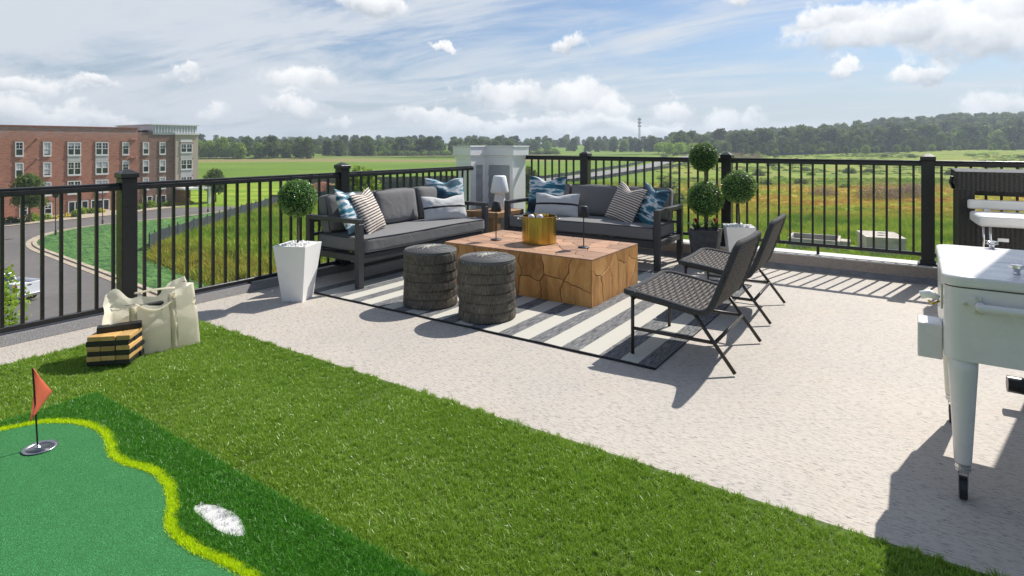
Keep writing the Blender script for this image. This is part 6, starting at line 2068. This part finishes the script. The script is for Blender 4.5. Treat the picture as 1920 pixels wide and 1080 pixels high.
def bromeliad(label, x, y, z, s, mat, seed, cat='plant'):
    t = thing('bromeliad', label, cat, (x, y, z))
    rng = random.Random(seed); out = []; tint = []
    for k in range(20):
        a = k * 2.4 + rng.uniform(-.2, .2); ln = s * rng.uniform(.7, 1.15); up = rng.uniform(.5, 1.0)
        prev = None
        for j in range(7):
            t_ = j / 6; rad = ln * t_; zz = ln * up * (1.5 * t_ - .9 * t_ * t_); w_ = s * .055 * (1 - t_ ** 2) + .001
            c, d = math.cos(a), math.sin(a); p = (Vector((c * rad - d * w_, d * rad + c * w_, zz)), Vector((c * rad + d * w_, d * rad - c * w_, zz)))
            if prev: out.append([prev[0], prev[1], p[1], p[0]]); tint.append(rng.random())
            prev = p
    mesh_obj('leaves', quads_mesh('leaves', np.array([[list(v) for v in q] for q in out]), M['bloom_leaf'], tint), t)
    out = []
    for k in range(16):
        a = k * 2.4; ln = s * rng.uniform(.28, .42); h0 = s * (.42 + .012 * k)
        prev = None
        for j in range(4):
            t_ = j / 3; rad = ln * t_ * .8; zz = h0 + ln * (.9 * t_ - .35 * t_ * t_); w_ = s * .05 * math.sin(math.pi * (.2 + .8 * t_)) + .0008
            c, d = math.cos(a), math.sin(a); p = (Vector((c * rad - d * w_, d * rad + c * w_, zz)), Vector((c * rad + d * w_, d * rad - c * w_, zz)))
            if prev: out.append([prev[0], prev[1], p[1], p[0]])
            prev = p
    mesh_obj('bloom', quads_mesh('bloom', np.array([[list(v) for v in q] for q in out]), mat), t)
bromeliad('red flowering bromeliad on the left side of the dark pot', 3.03, -.42, DH, .17, M['bloom_red'], 1)
bromeliad('coral pink flowering bromeliad on the right side of the dark pot', 3.22, -.33, DH, .18, M['bloom_pink'], 2)

# ------------------------------------------------------------------ canvas tote
tote = thing('tote_bag', 'cream canvas tote bag slumped open on the lawn corner behind the wooden blocks', 'tote bag', (.92, -5.27, 0.012), R(76))
# local x runs along the broad side, local -y faces the lawn
def tote_shell():
    Wd, Dd = .52, .22; nu, nv = 72, 16; vs = []; fs = []
    def ring(u):
        # rounded rectangle parameter -> x, y, and outward normal weight
        per = [(-Wd / 2, -Dd / 2), (Wd / 2, -Dd / 2), (Wd / 2, Dd / 2), (-Wd / 2, Dd / 2)]
        lens = [Wd, Dd, Wd, Dd]; tot = 2 * (Wd + Dd); s_ = u * tot; i = 0
        while s_ > lens[i] + 1e-9: s_ -= lens[i]; i += 1
        a, b = per[i], per[(i + 1) % 4]; t_ = s_ / lens[i]
        return a[0] + (b[0] - a[0]) * t_, a[1] + (b[1] - a[1]) * t_, i, t_
    for j in range(nv + 1):
        v = j / nv
        for k in range(nu):
            x, y, i, t_ = ring(k / nu)
            topz = .375 + .05 * math.exp(-((x - .21) / .09) ** 2) + .015 * math.exp(-((x + .20) / .07) ** 2) - .065 * math.exp(-((x + .02) / .13) ** 2) + .012 * math.sin(x * 40 + y * 30) + (.02 if y > 0 else 0)
            z = topz * v
            taper = 1 - .16 * v ** 1.3
            bul = .020 * math.sin(math.pi * min(1, v * 1.1)) * math.sin(math.pi * t_)
            n_ = Vector((x * 6, y * 6, z * 7))
            wr = noise.noise(n_) * .026 * (.3 + v) + noise.noise(n_ * 2.3) * .016 * (.2 + v)
            sx = (0, 1, 0, -1)[i]; sy = (-1, 0, 1, 0)[i]
            xx = x * taper + sx * (bul - .02 * v * (i == 1) ) + wr * sx - .035 * v * (1 if i != 1 else 0) * (x < 0)
            yy = y * (1 - .25 * v * math.exp(-((x) / .2) ** 2)) + sy * bul + wr * sy
            vs.append((xx, yy, z + .006 * math.sin(k * .8) * v))
    for j in range(nv):
        for k in range(nu):
            k2 = (k + 1) % nu; fs.append((j * nu + k, j * nu + k2, (j + 1) * nu + k2, (j + 1) * nu + k))
    fs.append(tuple(range(nu))[::-1])
    m = MB(); m.add(vs, fs); return m, vs, nu, nv
tm, tvs, nu, nv = tote_shell()
o = tm.build('bag', M['canvas'], tote, smooth=True)
bag = o
def on_front(x, v):
    """point on the -y side of the tote"""
    j = v * nv; j0 = int(min(nv - 1, j)); fr_ = j - j0
    k = (x + .26) / .52 * (nu * .52 / 1.48); k0 = int(max(0, min(nu * .35 - 2, k))); fk = k - k0
    a = Vector(tvs[j0 * nu + k0]).lerp(Vector(tvs[j0 * nu + k0 + 1]), fk); b = Vector(tvs[(j0 + 1) * nu + k0]).lerp(Vector(tvs[(j0 + 1) * nu + k0 + 1]), fk)
    return a.lerp(b, fr_) + Vector((0, -.004, 0))
# straps sewn down the front, then looping over the mouth
def ribbon(path, w, mat, parent, name, side=Vector((1, 0, 0)), off=0.0):
    m = MB(); vs = []; fs = []
    for p in path:
        vs += [tuple(Vector(p) - side * w / 2), tuple(Vector(p) + side * w / 2)]
    for i in range(len(path) - 1): fs.append((2 * i, 2 * i + 1, 2 * i + 3, 2 * i + 2))
    m.add(vs, fs); o = m.build(name, mat, parent, smooth=True); s_ = o.modifiers.new('t', 'SOLIDIFY'); s_.thickness = .004
    return o
for sx in (-.12, .10):
    ribbon([on_front(sx, v / 12) for v in range(0, 13)], .042, M['canvas'], tote, 'strap')
    for dx_ in (-.021, .021):
        m = MB(); m.tube([on_front(sx + dx_, v / 12) + Vector((0, -.0035, 0)) for v in range(0, 13)], .0011, 4); m.build('seam', simple('seam_thread', (0.34, 0.31, 0.25), .9) if 'seam_thread' not in bpy.data.materials else bpy.data.materials['seam_thread'], tote)
# carrying loops
def loop_path(x0, x1, y, zt, sag, n=20):
    return [(x0 + (x1 - x0) * t_ , y - .03 * math.sin(math.pi * t_), zt + sag * math.sin(math.pi * t_)) for t_ in [k / n for k in range(n + 1)]]
lo_ = MB(); lo_.tube(loop_path(-.12, .10, -.085, .335, -.05), .012, 8, flat=.5); lo_.build('handle', M['canvas'], tote, smooth=True)
lo_ = MB(); lo_.tube(loop_path(-.10, .13, .06, .375, .012), .013, 8, flat=.5); lo_.build('handle', M['canvas'], tote, smooth=True)
lo_ = MB(); lo_.tube([(-.26 + .52 * k / 24, -.112 + .012 * math.sin(k), .345 + .035 * math.exp(-((-.26 + .52 * k / 24 - .2) / .1) ** 2)) for k in range(0, 7)], .0022, 5); lo_.build('dark_trim', M['stitch'], tote)
lo_ = MB(); lo_.tube([(.26 - .01 * k, -.05 + .02 * k, .41 - .0008 * (k - 4) ** 2) for k in range(0, 8)], .0024, 5); lo_.build('dark_trim', M['stitch'], tote)
# small printed mark under the mouth
m = MB(); rr_ = random.Random(4)
for k in range(15):
    p = on_front(-.03 + k * .0072, .915); h_ = rr_.uniform(.004, .008); m.box((p.x, p.y - .0022, p.z - h_ / 2), (p.x + rr_.uniform(.002, .005), p.y - .0018, p.z + h_ / 2))
m.build('printed_mark', M['stitch'], tote)
blk_in = MB(); blk_in.box((-.07, -.03, .30), (.07, .02, .325)); ob = blk_in.build('wooden_block', M['block_black'], None, bevel=.004); ob.location = (.92, -5.27, -.005); ob.rotation_euler = (0, R(-3), R(76))
tag(ob, 'black painted block poking out of the mouth of the tote bag', 'block', 'tumbling tower blocks')

# ------------------------------------------------------------------ tower of blocks
BC = (.985, -5.515); BR = R(45); bl, bw_, bh_ = .235, .078, .0295
def block_mesh(name, mat):
    m = MB(); m.box((-bl / 2, -bw_ / 2 + .0006, 0), (bl / 2, bw_ / 2 - .0006, bh_ - .0006))
    return m.mesh(name, mat)
BWm, BBm = block_mesh('block', M['block_wood']), block_mesh('block_b', M['block_black'])
Mw = Matrix.Translation((BC[0], BC[1], .034)) @ Matrix.Rotation(BR, 4, 'Z')
names = {0: 'bottom', 1: 'second', 2: 'third', 3: 'fourth', 4: 'fifth', 5: 'top'}
rbk = random.Random(12)
for L_ in range(6):
    nat = L_ % 2 == 1
    for k in range(3):
        a = 0 if not nat else R(90)
        offx = (k - 1) * bw_ + rbk.uniform(-.001, .001); slide = rbk.uniform(-.006, .006)
        if L_ == 3: slide -= .006
        loc = Matrix.Rotation(a, 4, 'Z') @ Vector((slide, offx, 0))
        o = mesh_obj('wooden_block', BWm if nat else BBm)
        bev(o, .004, 2)
        o.matrix_world = Mw @ Matrix.Translation((loc.x, loc.y, L_ * bh_)) @ Matrix.Rotation(a + R(rbk.uniform(-1, 1)), 4, 'Z')
        if nat: pos = {2: 'left', 1: 'middle', 0: 'right'}[k]
        else: pos = {0: 'front', 1: 'middle', 2: 'back'}[k]
        tag(o, '%s block, %s one in the %s layer of the stack on the lawn' % ('pale natural wood' if nat else 'black painted', pos, names[L_]), 'block', 'tumbling tower blocks')
o = mesh_obj('wooden_block', BBm); bev(o, .004, 2)
o.matrix_world = Matrix.Translation((.985, -5.50, .034 + 6 * bh_)) @ Matrix.Rotation(R(66), 4, 'Z') @ Matrix.Scale(1.02, 4)
o.scale = (1.0, .8, 1.25)
tag(o, 'black block lying slantwise on top of the block stack on the lawn', 'block', 'tumbling tower blocks')

# ------------------------------------------------------------------ rolling cooler
ck = thing('cooler_cart', 'white rolling cooler cart on tapered legs at the right edge', 'cooler', (5.185, -4.33, 0))
CWd, CLn = .50, .86
def rrect(x0, y0, x1, y1, r, n=6):
    out = []
    for (cx, cy, a0) in ((x1 - r, y1 - r, 0), (x0 + r, y1 - r, 90), (x0 + r, y0 + r, 180), (x1 - r, y0 + r, 270)):
        for k in range(n + 1):
            a = R(a0 + 90 * k / n); out.append((cx + r * math.cos(a), cy + r * math.sin(a)))
    return out
m = MB(); m.prism(rrect(.0, .0, CWd, CLn, .055), .545, .822); m.build('body', M['cooler_white'], ck, auto=R(30))
m = MB(); m.prism(rrect(.004, .004, CWd - .004, CLn - .004, .05), .8225, .8265); m.build('seam', M['stitch'], ck)
for nm, y0, y1 in (('lid', -.008, .4255), ('lid', .4285, CLn + .008)):
    P_ = rrect(-.008, y0, CWd + .008, y1, .06)
    # only the outer corners of each lid half are rounded
    Q = []
    for (x, y) in P_:
        if (y1 < .5 and y > y1 - .061) or (y0 > .3 and y < y0 + .061):
            x = -.008 if x < CWd / 2 else CWd + .008
            y = y1 if y1 < .5 else y0
        if not Q or math.hypot(x - Q[-1][0], y - Q[-1][1]) > 1e-5: Q.append((x, y))
    m = MB(); m.prism(Q, .827, .868)
    lid = m.build(nm, M['cooler_white'], ck); b = lid.modifiers.new('bevel', 'BEVEL'); b.width = .010; b.segments = 3; b.limit_method = 'ANGLE'; b.angle_limit = R(50)
    # star knob
    kx, ky = (.232, .165) if y1 < .5 else (.212, .90 - .07)
    k_ = MB(); k_.lathe([(.013, .8685), (.010, .876), (.012, .888), (.0, .889)], 16, (kx, ky))
    star = []
    for j in range(20):
        a = 2 * math.pi * j / 20; r_ = .026 if (j % 4) in (0, 1) else .019
        star.append((kx + r_ * math.cos(a), ky + r_ * math.sin(a)))
    k_.prism(star, .8892, .904)
    k_.build('knob', M['chrome'], lid, bevel=.002)
m = MB(); m.box((CWd * .52, -.0012, .56), (CWd * .5 + .013, -.0002, .80)); m.build('panel_seam', M['stitch'], ck)
# handle bar on the short end
hz, hy = .765, -.052
for hx in (.085, .43):
    pl = MB(); s_ = 1 if hx < .2 else -1
    pl.add([(hx - .034 * s_, -.0005, hz), (hx - .002 * s_, -.0005, hz + .032), (hx + .028 * s_, -.0005, hz + .036), (hx + .028 * s_, -.0005, hz - .036), (hx - .002 * s_, -.0005, hz - .032),
            (hx - .034 * s_, -.007, hz), (hx - .002 * s_, -.007, hz + .032), (hx + .028 * s_, -.007, hz + .036), (hx + .028 * s_, -.007, hz - .036), (hx - .002 * s_, -.007, hz - .032)],
           [(0, 1, 2, 3, 4), (9, 8, 7, 6, 5), (0, 5, 6, 1), (1, 6, 7, 2), (2, 7, 8, 3), (3, 8, 9, 4), (4, 9, 5, 0)])
    pb_ = pl.build('handle_bracket', M['cooler_white'], ck, bevel=.002)
    for (bx, bz) in ((hx - .020 * s_, hz), (hx + .014 * s_, hz + .025), (hx + .014 * s_, hz - .025)):
        bt = MB(); bt.tube([(bx, -.0072, bz), (bx, -.0115, bz)], .0065, 10); bt.build('bolt', M['steel'], pb_)
    ar = MB(); ar.tube([(hx + .022 * s_, -.0075, hz), (hx + .024 * s_, hy + .002, hz)], .016, 12); ar.build('handle_arm', M['cooler_white'], pb_, smooth=True)
m = MB(); m.tube([(.100, hy, hz), (.420, hy, hz)], .0155, 16); m.build('handle', M['cooler_white'], ck, smooth=False, auto=R(40))
# cap catcher and opener on the long side
cc_ = MB(); cc_.box((-.085, .10, .505), (-.0015, .235, .645)); cc_.build('cap_catcher', M['cooler_white'], ck, bevel=.006)
op = MB(); op.box((-.006, .15, .70), (-.0008, .185, .80)); op.build('opener_plate', M['steel'], ck)
op = MB(); op.tube([(-.012, .17, .738), (-.045, .17, .752), (-.075, .17, .742)], [.010, .018, .017], 12); op.build('bottle_opener', M['white_plastic'], ck, smooth=True)
op = MB(); op.tube([(-.01, .165, .728), (-.035, .165, .712), (-.048, .165, .725)], .005, 8); op.build('opener_hook', M['brass'], ck, smooth=True)
# tapered legs with casters
def leg(x, y, mat):
    m = MB(); m.lathe([(.024, .135), (.028, .14), (.047, .50), (.049, .56)], 24, (x, y)); l_ = m.build('leg', mat, ck, smooth=True)
    m = MB(); m.lathe([(.0255, .108), (.0262, .134)], 20, (x, y)); m.lathe([(.027, .115), (.0275, .119), (.027, .122)], 20, (x, y)); m.build('ferrule', M['chrome'], l_)
    m = MB(); m.box((x - .016, y - .022, .050), (x - .0135, y + .018, .107)); m.box((x + .0135, y - .022, .050), (x + .016, y + .018, .107)); m.box((x - .016, y - .022, .102), (x + .016, y + .018, .1075)); m.build('caster_fork', M['chrome'], l_)
    m = MB(); m.tube([(x - .0125, y - .004, .042), (x + .0125, y - .004, .042)], .042, 24); m.build('wheel', M['rubber'], l_)
leg(.060, .052, M['cooler_white']); leg(.058, CLn - .055, M['cooler_cream']); leg(CWd - .06, .052, M['cooler_white']); leg(CWd - .06, CLn - .055, M['cooler_cream'])
m = MB(); m.box((.09, .09, .165), (CWd - .09 + .0, CLn - .09, .18)); sh = m
# black ribbed tube end (foot of a stand behind the cooler)
sf = thing('stand_foot', 'black ribbed tube end sticking in from the right under the cooler', 'stand', (5.49, -3.14, 0))
m = MB(); m.tube([(0, 0, .118), (.11, .004, .116)], .042, 24); m.build('end_cap', M['black_plastic'], sf, auto=R(40))
m = MB(); m.tube([(.1105, .004, .116), (.125, .0045, .116), (.13, .005, .116), (.145, .005, .116), (.15, .005, .116), (.165, .005, .116)], [.046, .046, .041, .046, .041, .046], 24); m.build('collar', M['black_plastic'], sf)
m = MB(); m.tube([(.1655, .005, .116), (1.1, .04, .116)], .040, 20); m.tube([(.5, .02, .08), (.5, .02, .002)], .03, 12); m.tube([(1.0, .035, .08), (1.0, .035, .002)], .03, 12); m.build('tube', M['black_metal'], sf)

# ------------------------------------------------------------------ wicker bar
wb = thing('wicker_bar', 'black wicker bar counter standing at the railing on the right', 'bar counter', (5.375, -1.02, 0))
BW_, BD_, BH_ = 1.45, .84, 1.145
def woven(m, o, u, v, n, U, V, du=.030, dv=.0125):
    """basket weave of small raised strands over a rectangle: o origin, u/v unit axes, n outward"""
    o, u, v, n = Vector(o), Vector(u), Vector(v), Vector(n)
    nu_ = max(1, int(U / du)); nv_ = max(1, int(V / dv)); du = U / nu_; dv = V / nv_
    for j in range(nv_):
        for i in range(nu_):
            hi = .0042 if (i + j) % 2 == 0 else .0012
            a = o + u * (i * du) + v * (j * dv + dv * .10); b = a + v * dv * .8
            c0, c1 = a, a + u * du; d0, d1 = b, b + u * du
            m_ = (c0 + c1) / 2 + n * hi; m2 = (d0 + d1) / 2 + n * hi
            m.add([c0 + n * .0003, m_, c1 + n * .0003, d1 + n * .0003, m2, d0 + n * .0003], [(0, 1, 4, 5), (1, 2, 3, 4)])
def wpanel(name, lo, hi, faces, parent=wb, **k):
    m = MB(); m.box(lo, hi); b = m.build(name, M['wicker'], parent)
    w = MB(); (x0, y0, z0), (x1, y1, z1) = lo, hi
    if 'f' in faces: woven(w, (x0, y0, z0), (1, 0, 0), (0, 0, 1), (0, -1, 0), x1 - x0, z1 - z0)
    if 'l' in faces: woven(w, (x0, y1, z0), (0, -1, 0), (0, 0, 1), (-1, 0, 0), y1 - y0, z1 - z0)
    if 't' in faces: woven(w, (x0, y0, z1), (1, 0, 0), (0, 1, 0), (0, 0, 1), x1 - x0, y1 - y0, .055, .02)
    tag(w.build('weave', M['wicker'], b), kind='stuff')
    return b
wpanel('counter', (0, 0, .990), (BW_, BD_, BH_), 'flt')
wpanel('side_panel', (.018, .02, .02), (.125, BD_ - .02, .989), 'fl')
wpanel('side_panel', (BW_ - .125, .02, .02), (BW_ - .018, BD_ - .02, .989), 'f')
fp = wpanel('front_panel', (.126, .03, .50), (BW_ - .126, .06, .72), 'f')
m = MB(); m.box((.27, .018, .585), (.34, .022, .612)); m.build('name_plate', M['steel'], wb)
m = MB(); m.box((.127, .35, .93), (BW_ - .127, .38, .985)); m.build('back_bar', M['black_metal'], wb)
for (x, y) in ((.05, .05), (BW_ - .05, .05), (.05, BD_ - .05), (BW_ - .05, BD_ - .05)):
    m = MB(); m.tube([(x, y, 0), (x, y, .0195)], .02, 10); m.build('foot', M['black_plastic'], wb)
m = MB(); m.tube([(-.022, .10, 1.10), (-.032, .12, 1.05), (-.012, .14, 1.00)], .014, 8); m.build('side_bracket', M['black_metal'], wb, smooth=True)

# bar stool: padded white seat with a low rolled back, chrome frame
bs = thing('bar_stool', 'white padded bar stool with a low rolled back drawn up to the wicker bar', 'bar stool', (5.72, -1.30, 0), R(4))
m = soft_box(.50, .42, .080, .022, .006, 5, 10, .001); place(m, Matrix.Translation((0, 0, .755))); m.build('seat', M['stool_white'], bs, smooth=True)
m = soft_box(.52, .060, .075, .014, .0, 6, 10, .001); place(m, Matrix.Translation((0, .21, .850))); m.build('backrest', M['stool_white'], bs, smooth=True)
m = MB(); m.box((-.16, .19, .82), (-.12, .215, .87)); m.box((.12, .19, .82), (.16, .215, .87)); m.build('back_bracket', M['steel'], bs)
for (sx, sy) in ((-1, -1), (1, -1), (-1, 1), (1, 1)):
    m = MB(); m.tube([(sx * .17, sy * .14, .756), (sx * .165, sy * .145, .60), (sx * .20, sy * .19, .02)], .009, 8); m.build('leg', M['chrome'], bs, smooth=True)
m = MB(); m.tube([(-.18, -.165, .30), (.18, -.165, .30), (.18, .165, .30), (-.18, .165, .30)], .008, 8, True); m.build('footrest', M['chrome'], bs)

# ------------------------------------------------------------------ summer air
M_haze = bpy.data.materials.new('haze_air'); M_haze.use_nodes = True
hn = M_haze.node_tree; 
for nd in list(hn.nodes): hn.nodes.remove(nd)
ho = hn.nodes.new('ShaderNodeOutputMaterial'); hv = hn.nodes.new('ShaderNodeVolumePrincipled')
hv.inputs['Color'].default_value = (0.80, 0.90, 1.0, 1); hv.inputs['Density'].default_value = 0.00033; hv.inputs['Anisotropy'].default_value = 0.2
hn.links.new(hv.outputs[0], ho.inputs['Volume'])
m = MB(); m.box((CAMX - 2700, CAMY - 2700, GZ - 6), (CAMX + 2700, CAMY + 2700, 75))
hz_ = m.build('haze', M_haze); tag(hz_, kind='stuff'); hz_.display_type = 'WIRE'
